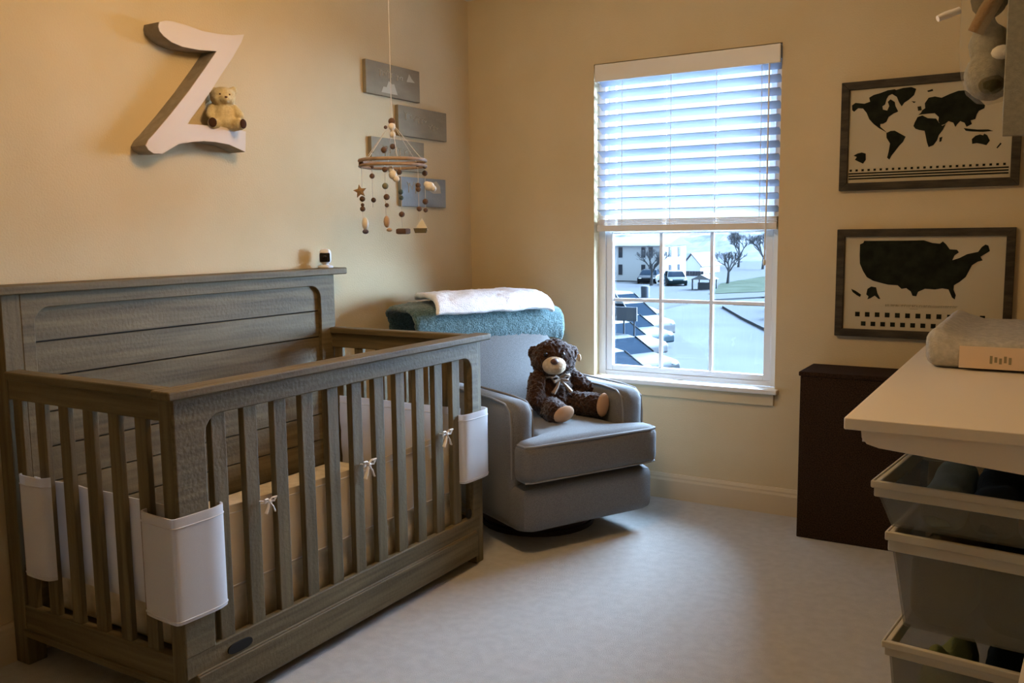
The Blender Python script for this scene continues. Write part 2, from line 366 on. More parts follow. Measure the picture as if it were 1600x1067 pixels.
# headboard
m = shifted(CL); m.box(0.0165, Y0-0.02, 1.098, 0.1, Y1+0.04, 1.125); part(m, 'headboard_cap', WY, bevel=0.005)
hb = None
m = shifted(CL); zt = 1.095; zz = [1.06, 0.953, 0.847, 0.740, 0.634, 0.527, 0.42, 0.313, 0.206, 0.12]
for a, b in zip(zz, zz[1:]): m.box(0.03, Y0+0.07, b+0.0022, 0.062, Y1-0.09, a-0.0022)
part(m, 'headboard_planks', WY, bevel=0.0015)
m = shifted(CL); m.box(0.034, Y0+0.07, 0.12, 0.05, Y1-0.09, 1.09); part(m, 'headboard_backing', GROOVE)
m = shifted(CL); m.prism(arch(Y0+0.055, Y1-0.02, 1.098, Y0+0.095, -1.228, 1.056, 0.12), 'x', 0.06, 0.0795); part(m, 'headboard_frame', WY, bevel=0.003)
m = shifted(CL); m.box(0.08, Y0+0.03, 0.128, 0.757, Y1-0.05, 0.15); part(m, 'mattress_support', WX)

# mattress
mt_ = thing('crib_mattress', 'cream sheeted mattress lying low inside the grey crib', 'mattress', (0.42, -1.83, 0.151))
def crumple(t, p):
    n_ = noise.noise(Vector((p.x*9, p.y*7, p.z*14)))*0.010 + noise.noise(Vector((p.x*4, p.y*5, p.z*30)))*0.008
    return p + Vector((n_*(1 if t.x > 0.9 else 0.2)*(0.7), n_*0.15, 0.0))
m = MB(); m.rbox((0, 0, 0.096), (0.62, 1.23, 0.19), 0.03, (16, 40, 10), crumple); m.build('fitted_sheet', SHEET, mt_)

# mesh liner around the slats
ln = thing('crib_liner', 'white mesh crib liner tied with bows inside and around the crib posts', 'crib liner', (0.42, -1.83, 0.3)); LL = (0.42, -1.83, 0.3)
def strip(path, z0, z1, name, mt=MESHW, th=0.005, wav=0.0, sag=0.0):
    # smooth the path
    P = [Vector((a, b, 0)) for a, b in path]; Q = []
    for i in range(len(P)-1):
        for k in range(6):
            t = k/6; p0 = P[max(i-1, 0)]; p1 = P[i]; p2 = P[i+1]; p3 = P[min(i+2, len(P)-1)]
            Q.append(0.5*((2*p1)+(-p0+p2)*t+(2*p0-5*p1+4*p2-p3)*t*t+(-p0+3*p1-3*p2+p3)*t**3))
    Q.append(P[-1]); n = len(Q)-1
    def fn(u, v):
        q = Q[round(u*n)]; z = z0 + (z1-z0)*v - sag*4*u*(1-u)*v
        return (q.x + wav*noise.noise(Vector((q.x*9, q.y*9, v*4))), q.y + wav*noise.noise(Vector((q.y*9, q.x*9, v*4+9))), z)
    m = shifted(LL); m.grid(n, 8, fn, th); o = m.build(name, mt, ln)
    for v in (0.03, 0.91):
        m = shifted(LL); m.tube([Vector(fn(i/n, v)) for i in range(n+1)], 0.0022, 5); m.build('seam_binding', MESHW, o)
    return o
strip([(0.722, -2.478), (0.58, -2.482), (0.42, -2.48), (0.26, -2.48), (0.125, -2.482)], 0.29, 0.572, 'end_panel', wav=0.008)
strip([(0.125, -1.185), (0.26, -1.19), (0.42, -1.185), (0.6, -1.19), (0.725, -1.185)], 0.31, 0.602, 'end_panel', wav=0.008)
strip([(0.746, -2.44), (0.744, -2.2), (0.747, -2.0), (0.745, -1.8), (0.746, -1.6), (0.744, -1.4), (0.746, -1.23)], 0.30, 0.54, 'front_panel',
      mt=mat('cream_mesh_fabric', 'ddd0b8', 0.9, 'e6dccb', (300, 300, 300), 2.0, transp=0.25, transl=0.3), wav=0.006, sag=0.02)
strip([(0.655, -2.512), (0.665, -2.535), (0.72, -2.544), (0.785, -2.547), (0.798, -2.543), (0.803, -2.53), (0.806, -2.47), (0.806, -2.42), (0.795, -2.385), (0.772, -2.375)], 0.292, 0.565, 'post_wrap')
strip([(0.772, -1.275), (0.80, -1.265), (0.808, -1.20), (0.806, -1.125), (0.78, -1.098), (0.72, -1.095), (0.69, -1.10)], 0.34, 0.598, 'post_wrap')
strip([(0.135, -2.532), (0.145, -2.542), (0.19, -2.546), (0.245, -2.542), (0.262, -2.522)], 0.3, 0.595, 'post_wrap', th=0.004)
def bow(x, y, z, s=1.0, side=0):
    m = shifted(LL)
    m.tube([(x-0.03, y-0.024-side, z+0.002), (x, y-0.020-side, z+0.004), (x+0.003, y, z)], 0.004*s, 6, flat=0.4)
    for sg in (-1, 1):
        m.tube([(x+0.004, y, z), (x+0.01, y+sg*0.014*s, z+0.012*s), (x+0.012, y+sg*0.026*s, z+0.012*s), (x+0.008, y+sg*0.024*s, z-0.002), (x+0.005, y, z)], [0.004*s, 0.006*s, 0.007*s, 0.005*s, 0.004*s], 6, flat=0.6)
        m.tube([(x+0.006, y, z), (x+0.012, y+sg*0.012*s, z-0.02*s), (x+0.01, y+sg*0.022*s, z-0.042*s)], [0.004*s, 0.005*s, 0.007*s], 6, flat=0.5)
    m.ell((x+0.008, y, z), 0.0075*s, 8)
    m.build('bow', RIBBON, ln)
bow(0.786, -2.222, 0.527, 0.75); bow(0.786, -1.80, 0.535, 1.0); bow(0.786, -1.372, 0.548, 1.0)

# ---------------------------------------------------------------- baby monitor on the headboard
mo = thing('baby_monitor_camera', 'small white video monitor with black square face on headboard corner', 'monitor', (0.055, -1.166, 1.1255), rz=math.radians(38))
m = MB(); m.lathe([(0.03, 0), (0.032, 0.004), (0.03, 0.008), (0.014, 0.013), (0.010, 0.02)]); m.build('monitor_base', VINYL, mo)
m = MB(); m.rbox((0, 0, 0.047), (0.048, 0.05, 0.062), 0.018, (8, 8, 8)); b_ = m.build('monitor_body', VINYL, mo)
m = MB(); m.rbox((0, -0.023, 0.043), (0.042, 0.008, 0.038), 0.004, (6, 2, 6)); m.ell((0, -0.028, 0.045), (0.008, 0.003, 0.008), 10); m.build('monitor_face', BLACK, mo)

# ---------------------------------------------------------------- glider armchair
wv = Vector((0.4573, 0.8893, 0)); chang = math.atan2(wv.y, wv.x)     # local +x = wv, local -y = facing
chl = (1.087, -0.768, 0)
ch = thing('glider_armchair', 'grey upholstered nursery armchair with piped edges beside the crib', 'armchair', chl, rz=chang)
def soft(amp=0.01):
    def fn(t, p):
        b = (1-t.x*t.x)*(1-t.y*t.y)*amp; return p + Vector((0, 0, b if t.z > 0 else -0.0))
    return fn
# local: x across (-.335 .. .335), y back positive (front edge y=0)
m = MB(); m.rbox((0, 0.44, 0.185), (0.66, 0.84, 0.20), 0.045, (12, 14, 8)); m.build('seat_base', CHAIRF, ch)
m = MB()
def cushion_fn(t, p):
    lim = 0.335 if p.y < -0.235 else (0.212 if p.y > -0.205 else 0.335 + (0.212-0.335)*(p.y+0.235)/0.03)
    x = p.x * lim/0.335 if True else p.x
    b = (1-t.x**2)*(1-t.y**4)*0.02
    return Vector((x, p.y, p.z + (b if t.z > 0 else 0)))
m.rbox((0, 0.31, 0.374), (0.67, 0.63, 0.165), 0.04, (24, 42, 10), cushion_fn)
cu = m.build('seat_cushion', CHAIRF, ch)
m = MB(); zt = 0.4515
m.tube([(-0.327, 0.06, zt-0.006), (-0.322, 0.015, zt-0.009), (-0.29, 0.003, zt-0.009), (0, 0.001, zt-0.008), (0.29, 0.003, zt-0.009), (0.322, 0.015, zt-0.009), (0.327, 0.06, zt-0.006)], 0.006, 8); m.build('piping', PIPE, cu)
m = MB(); m.tube([(-0.322, 0.016, 0.303), (-0.29, 0.005, 0.303), (0.29, 0.005, 0.303), (0.322, 0.016, 0.303)], 0.0045, 8); m.build('piping', PIPE, cu)
# arms
def armfn(sg):
    def fn(t, p):
        # top slopes a little down to the back-inside, front curves down
        z = p.z
        if t.z > 0: z += -0.014*max(0, (-p.y-0.28)/0.1)**2
        return Vector((p.x, p.y, z))
    return fn
for sg in (-1, 1):
    m = MB(); m.rbox((sg*0.277, 0.46, 0.35), (0.115, 0.74, 0.51), 0.045, (8, 20, 14), armfn(sg)); a_ = m.build('armrest', CHAIRF, ch)
    m = MB()
    for xx in (sg*0.277-0.05, sg*0.277+0.05):
        m.tube([(xx, 0.104, 0.30), (xx, 0.104, 0.50), (xx, 0.112, 0.565), (xx, 0.15, 0.592), (xx, 0.25, 0.600), (xx, 0.7, 0.602)], 0.005, 6)
    m.build('piping', PIPE, a_)
# back: leaning
def backfn(t, p):
    k = (p.z + 0.30) / 0.6; lean = 0.10*k
    y = p.y + lean
    x = p.x * (1.0 + 0.06*max(0, k-0.5))
    if t.y < 0: y -= (1-t.x**2)*0.018*(1-t.z**2)
    return Vector((x, y, p.z))
m = MB(); m.rbox((0, 0.70, 0.61), (0.53, 0.2, 0.58), 0.05, (14, 8, 16), backfn); bk = m.build('backrest', CHAIRF, ch)
m = MB(); m.rbox((0, 0.885, 0.51), (0.56, 0.12, 0.72), 0.05, (12, 6, 14), lambda t, p: p + Vector((0, 0.05*(p.z+0.36)/0.72, 0))); m.build('back_frame', CHAIRF, ch)
m = MB(); m.tube([(-0.272, 0.745, 0.5), (-0.283, 0.765, 0.84), (-0.262, 0.78, 0.882), (0, 0.78, 0.885), (0.262, 0.78, 0.882), (0.283, 0.765, 0.84), (0.272, 0.745, 0.5)], 0.005, 6); m.build('piping', PIPE, bk)
m = MB(); m.lathe([(0.02, 0.02), (0.24, 0.02), (0.25, 0.035), (0.24, 0.05), (0.05, 0.05), (0.05, 0.10), (0.2, 0.105)], (0, 0.42, 0), 28); m.lathe([(0.2, 0.0), (0.25, 0.0), (0.25, 0.02)], (0, 0.42, 0), 28); m.build('swivel_base', DARKW, ch)

# blankets over the back (built in chair axes, so they lie on it)
def drape(prof, x0, x1, th, name, mt, label, cat, fuzz, endfn=None, nu=36):
    P = [Vector((0, a, b)) for a, b in prof]; Q = []
    for i in range(len(P)-1):
        for k in range(5):
            t = k/5; p0 = P[max(i-1, 0)]; p1 = P[i]; p2 = P[i+1]; p3 = P[min(i+2, len(P)-1)]
            Q.append(0.5*((2*p1)+(-p0+p2)*t+(2*p0-5*p1+4*p2-p3)*t*t+(-p0+3*p1-3*p2+p3)*t**3))
    Q.append(P[-1]); n = len(Q)-1
    def fn(u, v):
        q = Q[round(v*n)]; x = x0 + (x1-x0)*u
        p = Vector((x, q.y, q.z))
        if endfn: p = endfn(u, v, p)
        return p
    m = MB(); m.grid(nu, n, fn, -th)
    o = m.build(name, mt, None, loc=chl, rot=(0, 0, chang), sub=1, fuzz=fuzz)
    tag(o, label, cat); return o
def tealend(u, v, p):
    p = p + Vector((0, 0, 0.010*noise.noise(Vector((u*5, v*4, 0)))))
    if u < 0.12: p.z += -0.012*(1-u/0.12)
    if u > 0.85: p.z -= 0.03*((u-0.85)/0.15)**2
    return p
drape([(0.70, 0.785), (0.685, 0.83), (0.70, 0.895), (0.745, 0.918), (0.83, 0.925), (0.93, 0.925), (0.985, 0.90), (1.0, 0.86), (1.0, 0.78)], -0.455, 0.325, 0.022, 'plush_blanket', TEAL,
      'fluffy teal blanket draped over the armchair back', 'blanket', (0.012, 0.012), tealend)
def whend(u, v, p):
    p = p + Vector((0.05*(0.5-v)*(1-u)*-1.0, 0, 0.008*noise.noise(Vector((u*7, v*5, 3)))))
    if u > 0.9: p.z -= 0.02*((u-0.9)/0.1)**2
    return p
drape([(0.655, 0.905), (0.675, 0.945), (0.72, 0.965), (0.80, 0.972), (0.88, 0.972), (0.93, 0.968), (0.96, 0.955)], -0.345, 0.245, 0.024, 'folded_blanket', WHITEF,
      'folded white fleece blanket lying on top of the teal blanket', 'blanket', (0.006, 0.02), whend)

# ---------------------------------------------------------------- brown teddy bear in the armchair
def chp(u, v, z):
    f_ = Vector((wv.y, -wv.x, 0)); return Vector(chl) + wv*u + f_*v + Vector((0, 0, z))
def bear_body(scale, head_turn, legs, arms, ear=0.052, hd=1.0):
    m = MB()
    m.ell((0, 0.0, 0.095), (0.085, 0.075, 0.10), 20)
    m.ell((0, 0.0, 0.06), (0.092, 0.082, 0.065), 20)
    H = Matrix.Rotation(head_turn, 3, 'Z')
    def h(p): return Vector((0, -0.008, 0.225)) + H @ Vector(p)
    m.ell(h((0, 0, 0)), (0.082*hd, 0.072*hd, 0.072*hd), 20)
    m.ell(h((-0.03, -0.035, -0.02)), (0.04, 0.035, 0.035), 12); m.ell(h((0.03, -0.035, -0.02)), (0.04, 0.035, 0.035), 12)
    for sg in (-1, 1): m.ell(h((sg*0.070, 0.012, ear)), (0.03, 0.02, 0.03), 12)
    for (a, b, r0, r1) in legs + arms:
        a, b = Vector(a), Vector(b)
        for k in range(9):
            t = k/8; m.ell(a.lerp(b, t), r0 + (r1-r0)*t, 12)
    return m, h
tb = thing('teddy_bear', 'brown shaggy teddy bear with cream muzzle sitting in the armchair', 'teddy bear', chp(0.075, -0.41, 0.462), rz=chang + 0.0)
tb.scale = (1.14, 1.14, 1.1)
legs = [((-0.05, -0.04, 0.045), (-0.088, -0.155, 0.043), 0.047, 0.045), ((0.05, -0.04, 0.05), (0.09, -0.15, 0.055), 0.047, 0.046)]
arms = [((-0.075, -0.01, 0.15), (-0.12, -0.06, 0.075), 0.036, 0.034), ((0.075, -0.01, 0.15), (0.125, -0.055, 0.10), 0.036, 0.034)]
m, h = bear_body(1, math.radians(-32), legs, arms, 0.024, 1.10)
m.build('bear_body', BROWNF, tb, remesh=0.005, fuzz=(0.022, 0.009))
m = MB(); m.ell(h((0, -0.082, -0.014)), (0.047, 0.044, 0.036), 18); o = m.build('muzzle', MUZZ, tb, remesh=0.005, fuzz=(0.004, 0.012)); o['label'] = 'cream muzzle'
m = MB(); m.ell(h((0, -0.122, 0.008)), (0.018, 0.012, 0.012), 12); m.build('nose', NOSE, tb)
for sg in (-1, 1):
    m = MB(); m.ell(h((sg*0.032, -0.078, 0.030)), 0.008, 10); m.build('eye', BLACK, tb)
for (q, rr_, rot_) in (((-0.088, -0.203, 0.046), (0.046, 0.011, 0.030), -0.25), ((0.094, -0.197, 0.060), (0.028, 0.011, 0.047), 0.12)):
    m = MB(); m.ell(q, rr_, 16, Matrix.Rotation(rot_, 3, 'Y')); o = m.build('foot_pad', PAD, tb); o['label'] = 'tan foot pad'
m = MB(); m.ell(h((0.098, -0.006, 0.006)), (0.006, 0.012, 0.016), 8); o = m.build('ear_tag', MUZZ, tb); o['label'] = 'cream lining at the ear'
m = MB(); ring = [(0.062*math.cos(t), 0.055*math.sin(t)-0.008, 0.163) for t in [2*PI*k/20 for k in range(20)]]
m.tube(ring, 0.006, 6, closed=True)
for sg in (-1, 1):
    m.tube([(-0.02, -0.075, 0.158), (-0.02+sg*0.022, -0.085, 0.172), (-0.02+sg*0.042, -0.085, 0.165), (-0.02+sg*0.03, -0.088, 0.15), (-0.02, -0.08, 0.157)], 0.006, 6)
    m.tube([(-0.02, -0.08, 0.156), (-0.02+sg*0.02, -0.092, 0.13), (-0.02+sg*0.04, -0.094, 0.105)], [0.004, 0.006, 0.009], 6)
o = m.build('neck_ribbon', RIB2, tb); o['label'] = 'brown-grey ribbon bow'

# ---------------------------------------------------------------- letter Z with its little bear
Z_PTS = [(-1.922,1.943),(-1.918,1.959),(-1.893,1.968),(-1.866,1.971),(-1.805,1.969),(-1.742,1.962),(-1.669,1.965),(-1.607,1.972),(-1.554,1.984),(-1.568,1.955),(-1.612,1.895),(-1.662,1.835),(-1.718,1.764),(-1.773,1.701),(-1.827,1.64),(-1.763,1.642),(-1.689,1.645),(-1.628,1.641),(-1.567,1.638),(-1.573,1.564),(-1.601,1.572),(-1.647,1.585),(-1.707,1.589),(-1.759,1.588),(-1.809,1.581),(-1.866,1.57),(-1.901,1.551),(-1.935,1.532),(-1.968,1.531),(-1.987,1.541),(-1.997,1.555),(-1.985,1.574),(-1.964,1.593),(-1.893,1.665),(-1.812,1.752),(-1.735,1.842),(-1.684,1.904),(-1.76,1.896),(-1.83,1.895),(-1.874,1.903),(-1.903,1.917),(-1.918,1.93)]
Z_PTS = [(-3.94+(a+3.94)*0.993, 1.25+(b-1.25)*0.993) for a, b in Z_PTS]
zl = thing('wall_letter', 'large white letter Z with deep grey edges on the wall above the crib', 'wall letter', (0, -1.75, 1.75)); L = (0, -1.75, 1.75)
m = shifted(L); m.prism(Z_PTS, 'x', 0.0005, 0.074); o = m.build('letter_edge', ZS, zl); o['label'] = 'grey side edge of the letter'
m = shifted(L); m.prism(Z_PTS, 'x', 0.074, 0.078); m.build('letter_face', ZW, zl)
sb = thing('small_plush_bear', 'little cream bear with dark foot soles sitting on the letter Z', 'plush bear', (0.052, -1.660, 1.634), rz=math.radians(52), rot=None)
K = 0.52
sb.scale = (K*1.05, K*1.05, K*0.98)
legs = [((-0.05, -0.02, 0.035), (-0.075, -0.115, 0.03), 0.045, 0.038), ((0.05, -0.02, 0.035), (0.095, -0.09, 0.03), 0.045, 0.038)]
arms = [((-0.07, -0.01, 0.15), (-0.09, -0.05, 0.10), 0.03, 0.028), ((0.07, -0.01, 0.15), (0.10, -0.04, 0.10), 0.03, 0.028)]
m, h = bear_body(1, math.radians(8), legs, arms)
m.ell(h((0, -0.07, -0.02)), (0.035, 0.03, 0.026), 12)
m.build('bear_body', CREAMF, sb, remesh=0.008, fuzz=(0.008, 0.02))
for q, rz_ in (((-0.078, -0.153, 0.034), 0.15), ((0.112, -0.122, 0.034), 0.6)):
    m = MB(); m.ell(q, (0.026, 0.008, 0.033), 14, Matrix.Rotation(rz_, 3, 'Z')); o = m.build('foot_pad', DKPAD, sb); o['label'] = 'dark brown foot sole'
m = MB()
for sg in (-1, 1): m.ell(h((sg*0.03, -0.066, 0.012)), 0.006, 8)
m.ell(h((0, -0.10, -0.012)), (0.01, 0.006, 0.007), 8); m.build('face_beads', NOSE, sb)

# ---------------------------------------------------------------- four little signs on the crib wall
def scribble(m, y, z, wd, ht, seed, x=0.0212, r=0.0018, n=5):
    rd = random.Random(seed); pts = []
    for k in range(n*10):
        t = k/(n*10); a = t*n*2*PI
        pts.append((x, y + wd*t + 0.25*wd/n*math.sin(a), z + ht*(0.35+0.2*math.sin(int(t*n)*2.1+seed))*math.cos(a) - 0.02*t*0))
    m.tube(pts, r, 5, flat=0.6)
def sign(y0, y1, z0, z1, label, bm_, kind):
    L = (0.0, (y0+y1)/2, z0); s_ = thing('wall_sign', label, 'sign', L, group='small wooden signs by the window corner')
    m = shifted(L); m.box(0.001, y0, z0, 0.02, y1, z1); m.build('board', bm_, s_, bevel=0.002)
    m = shifted(L); ym = y0; h = z1-z0; W = y1-y0
    if kind == 1:
        scribble(m, y0+W*0.22, z1-h*0.32, W*0.26, h*0.22, 1, n=5); scribble(m, y0+W*0.54, z1-h*0.36, W*0.14, h*0.18, 2, n=3)
    elif kind == 2:
        scribble(m, y0+W*0.10, z1-h*0.32, W*0.18, h*0.34, 3, n=2); scribble(m, y0+W*0.28, z1-h*0.42, W*0.3, h*0.25, 5, n=4); scribble(m, y0+W*0.6, z1-h*0.6, W*0.22, h*0.2, 6, n=3)
    elif kind == 3: scribble(m, y0+W*0.2, z1-h*0.4, W*0.55, h*0.3, 8, n=6)
    else: scribble(m, y0+W*0.12, z1-h*0.35, W*0.3, h*0.42, 9, n=4)
    m.build('lettering', SIGNW, s_)
    if kind in (1, 4):
        m = shifted(L)
        if kind == 1:
            m.prism([(y0+W*.26, z0+h*.10), (y0+W*.30, z0+h*.28), (y0+W*.36, z0+h*.28), (y0+W*.40, z0+h*.48), (y0+W*.46, z0+h*.40), (y0+W*.5, z0+h*.42), (y0+W*.56, z0+h*.10)], 'x', 0.0195, 0.0212); m.build('painted_mountain', SIGNW, s_); m = shifted(L)
            m.prism([(y0+W*.74, z0+h*.58), (y0+W*.79, z0+h*.84), (y0+W*.84, z0+h*.70), (y0+W*.90, z0+h*.60)], 'x', 0.0195, 0.0212)
        else:
            m.prism([(y0+W*.60, z0+h*.58), (y0+W*.66, z0+h*.85), (y0+W*.78, z0+h*.92), (y0+W*.86, z0+h*.75), (y0+W*.88, z0+h*.5), (y0+W*.7, z0+h*.48)], 'x', 0.0195, 0.0212)
        m.build('painted_mountain', SIGNW, s_)
sign(-0.833, -0.445, 1.874, 2.017, 'topmost grey sign with white mountain, highest on the crib wall', SIGN, 1)
sign(-0.613, -0.232, 1.711, 1.848, 'plain grey-green sign with faint script, second from the top', SIGN, 2)
sign(-0.810, -0.422, 1.550, 1.690, 'grey sign mostly hidden behind the hoop of the hanging mobile', SIGN, 3)
sign(-0.606, -0.250, 1.389, 1.525, 'lowest sign, blue-grey, with white letters and a pale cloud', SIGNB, 4)

# ---------------------------------------------------------------- crib mobile
MC = Vector((0.45, -1.205, 1.527)); RT = Vector((0.857, 0.515, 0)); DP = Vector((-0.515, 0.857, 0))
mb_ = thing('crib_mobile', 'hanging felt and bead baby mobile with wooden hoop over the crib', 'mobile', MC)
BEIGE = mat('beige_felt', 'b39a84', 0.95, bump=0.4, bscale=250); WHF = mat('white_felt', 'd8d2c6', 0.95, bump=0.4, bscale=250); BRF = mat('brown_felt_ball', '5f4a3c', 0.95, bump=0.5, bscale=250); GRF = mat('grey_green_felt', '6f6f5c', 0.95)
STR = mat('white_string', 'cfc6b4', 0.8); HOOP = mat('pale_wood_hoop', 'a08873', 0.6, '8a745f', (30, 30, 30), 1.0)
m = MB(); m.tube([(0, 0, 0.15), (0, 0, 2.429-MC.z)], 0.0014, 5); m.build('hanging_string', STR, mb_)
rr = 0.125
m = MB(); m.tube([(rr*math.cos(t), rr*math.sin(t), 0.008) for t in [2*PI*k/48 for k in range(48)]], 0.0065, 8, closed=True)
m.tube([(rr*math.cos(t), rr*math.sin(t), -0.012) for t in [2*PI*k/48 for k in range(48)]], 0.0055, 8, closed=True); m.build('hoop', HOOP, mb_)
m = MB()
for k in range(6): t = 2*PI*k/6+0.3; m.tube([(0, 0, 0.15), (rr*math.cos(t), rr*math.sin(t), 0.0)], 0.0013, 5)
m.build('spreader_string', STR, mb_)
m = MB(); m.ell((0, 0, 0.155), 0.013, 12); m.build('felt_ball', BRF, mb_)
for p_, r_, mt2 in (((0.004, -0.004, 0.135), 0.014, WHF), ((0.006, -0.004, 0.105), 0.012, WHF), ((-0.03, 0, 0.135), 0.007, BRF), ((-0.10, 0, 0.048), 0.006, BRF), ((0.0, -0.05, 0.045), 0.012, BRF), ((0.01, -0.01, 0.06), 0.011, BRF)):
    MB().ell(p_, r_, 10).build('felt_ball', mt2, mb_)
def star(m, c, r):
    pts = []
    for k in range(10):
        a = PI/2 + k*PI/5 + 0.15; q = r if k % 2 == 0 else r*0.45; pts.append((math.cos(a)*q, math.sin(a)*q))
    A = [m.v(c + RT*a + Vector((0, 0, b)) - DP*0.004) for a, b in pts]; B = [m.v(c + RT*a + Vector((0, 0, b)) + DP*0.004) for a, b in pts]
    cA = m.v(c - DP*0.009); cB = m.v(c + DP*0.009)
    for i in range(10):
        j = (i+1) % 10; m.f([A[i], A[j], cA]); m.f([B[j], B[i], cB]); m.f([A[i], B[i], B[j], A[j]])
def P_(dx, dy, dz): return RT*dx + DP*dy + Vector((0, 0, dz))
def hang(dx, dy, zend, beads):
    m = MB(); m.tube([P_(dx, dy, -0.01), P_(dx, dy, zend)], 0.0011, 5); m.build('drop_string', STR, mb_)
    for (mt, items) in beads:
        for (ox, dz, r) in items: MB().ell(P_(dx+ox, dy-abs(ox)*0.1, dz), r, 10).build('felt_ball', mt, mb_)
Zp = lambda py: (255-py)/400.0
hang(-0.112, -0.045, Zp(345), [(BRF, [(0, Zp(257), .0105), (.0, Zp(309), .011), (0, Zp(318), .007), (-.0, Zp(324), .0105)])])
hang(-0.092, 0.08, Zp(320), [(BRF, [(0, Zp(258), .008), (0, Zp(272), .0105), (0.003, Zp(309), .010)])])
m = MB(); star(m, P_(-0.118, -0.055, Zp(298)), 0.026); m.build('felt_star', mat('tan_felt', '8f7557', 0.95, bump=0.4, bscale=250), mb_)
m = MB(); m.ell(P_(-0.104, -0.045, Zp(346)), (0.013, 0.013, 0.024), 12); m.build('felt_balloon', WHF, mb_)
m = MB(); m.ell(P_(-0.104, -0.045, Zp(358)), (0.012, 0.012, 0.009), 12); m.build('balloon_basket', mat('slate_felt', '5b5560', 0.95), mb_)
hang(-0.014, -0.12, Zp(345), [(BRF, [(0, Zp(268), .0105), (.004, Zp(308), .0115), (.004, Zp(320), .008)]), (GRF, [(0, Zp(292), .012)])])
m = MB(); c = P_(0.012, -0.10, Zp(275)); m.ell(c, (0.016, 0.014, 0.018), 12); m.ell(c+P_(-.006, 0, .018), (0.011, 0.010, 0.014), 10); m.ell(c+P_(.012, 0, -.016), (0.014, 0.011, 0.012), 10); m.build('felt_cloud', WHF, mb_)
m = MB(); m.ell(P_(-0.012, -0.12, Zp(344)), (0.012, 0.012, 0.022), 12); m.ell(P_(-0.003, -0.12, Zp(356)), (0.012, 0.009, 0.007), 12); m.build('felt_balloon', BEIGE, mb_)
hang(0.026, 0.03, Zp(352), [(BRF, [(-.006, Zp(268), .011), (0, Zp(332), .0115)]), (mat('slate_green_felt', '52605c', 0.95), [(-.002, Zp(298), .010), (0.0, Zp(307), .009)])])
m = MB(); c = P_(0.03, 0.03, Zp(358)); m.rbox(c, (0.05, 0.034, 0.022), 0.006, (6, 5, 4)); m.build('felt_train', BRF, mb_)
hang(0.10, -0.05, Zp(342), [(BRF, [(0, Zp(259), .010), (0, Zp(290), .010), (0, Zp(296), .010), (0.002, Zp(325), .010)])])
hang(0.118, 0.03, Zp(328), [(BRF, [(0, Zp(260), .009), (0, Zp(270), .011), (0, Zp(313), .0115), (0, Zp(326), .009)])])
m = MB(); c = P_(0.135, 0.03, Zp(290)); m.ell(c, (0.020, 0.018, 0.018), 12); m.ell(c+P_(.014, 0, -.008), (0.014, 0.012, 0.012), 10); m.ell(c+P_(-.01, 0, .008), (0.014, 0.012, 0.012), 10); m.build('felt_cloud', WHF, mb_)
m = MB(); c = P_(0.105, -0.05, Zp(357))
A = [c+P_(a, 0.012*s_, b) for s_ in (-1, 1) for a, b in ((-0.026, 0.008), (0.026, 0.008), (0.020, -0.010), (-0.020, -0.010))]; V_ = [m.v(p) for p in A]
m.f(V_[:4]); m.f(V_[4:][::-1])
for i in range(4): m.f([V_[i], V_[i+4], V_[(i+1) % 4+4], V_[(i+1) % 4]])
m.build('boat_hull', mat('olive_felt', '5a5443', 0.95), mb_)
m = MB(); A = [c+P_(a, 0.003*s_, b) for s_ in (-1, 1) for a, b in ((-0.018, 0.011), (0.03, 0.0), (0.006, 0.045))]; V_ = [m.v(p) for p in A]
m.f(V_[:3]); m.f(V_[3:][::-1])
for i in range(3): m.f([V_[i], V_[i+3], V_[(i+1) % 3+3], V_[(i+1) % 3]])
m.build('boat_sail', WHF, mb_)

# ---------------------------------------------------------------- framed maps
def frame(x0, x1, z0, z1, label, shapes, extra):
    L = ((x0+x1)/2, 0, z0); f_ = thing('framed_map', label, 'framed map', L)
    t = 0.031; m = shifted(L)
    for (a, b, c, d) in (((x0, z0), (x1, z0), (x1-t, z0+t), (x0+t, z0+t)), ((x1, z0), (x1, z1), (x1-t, z1-t), (x1-t, z0+t)), ((x1, z1), (x0, z1), (x0+t, z1-t), (x1-t, z1-t)), ((x0, z1), (x0, z0), (x0+t, z0+t), (x0+t, z1-t))):
        m.prism([a, b, c, d], 'y', -0.026, -0.001)
    m.build('picture_frame', FRAMEW, f_, bevel=0.002)
    m = shifted(L); m.box(x0+t*0.7, -0.012, z0+t*0.7, x1-t*0.7, -0.004, z1-t*0.7); m.mi = 1
    for s_ in shapes: m.prism(s_, 'y', -0.0135, -0.0122)
    m.mi = 2; extra(m); m.build('map_print', [PAPER, INK, INKL], f_, smooth=False)
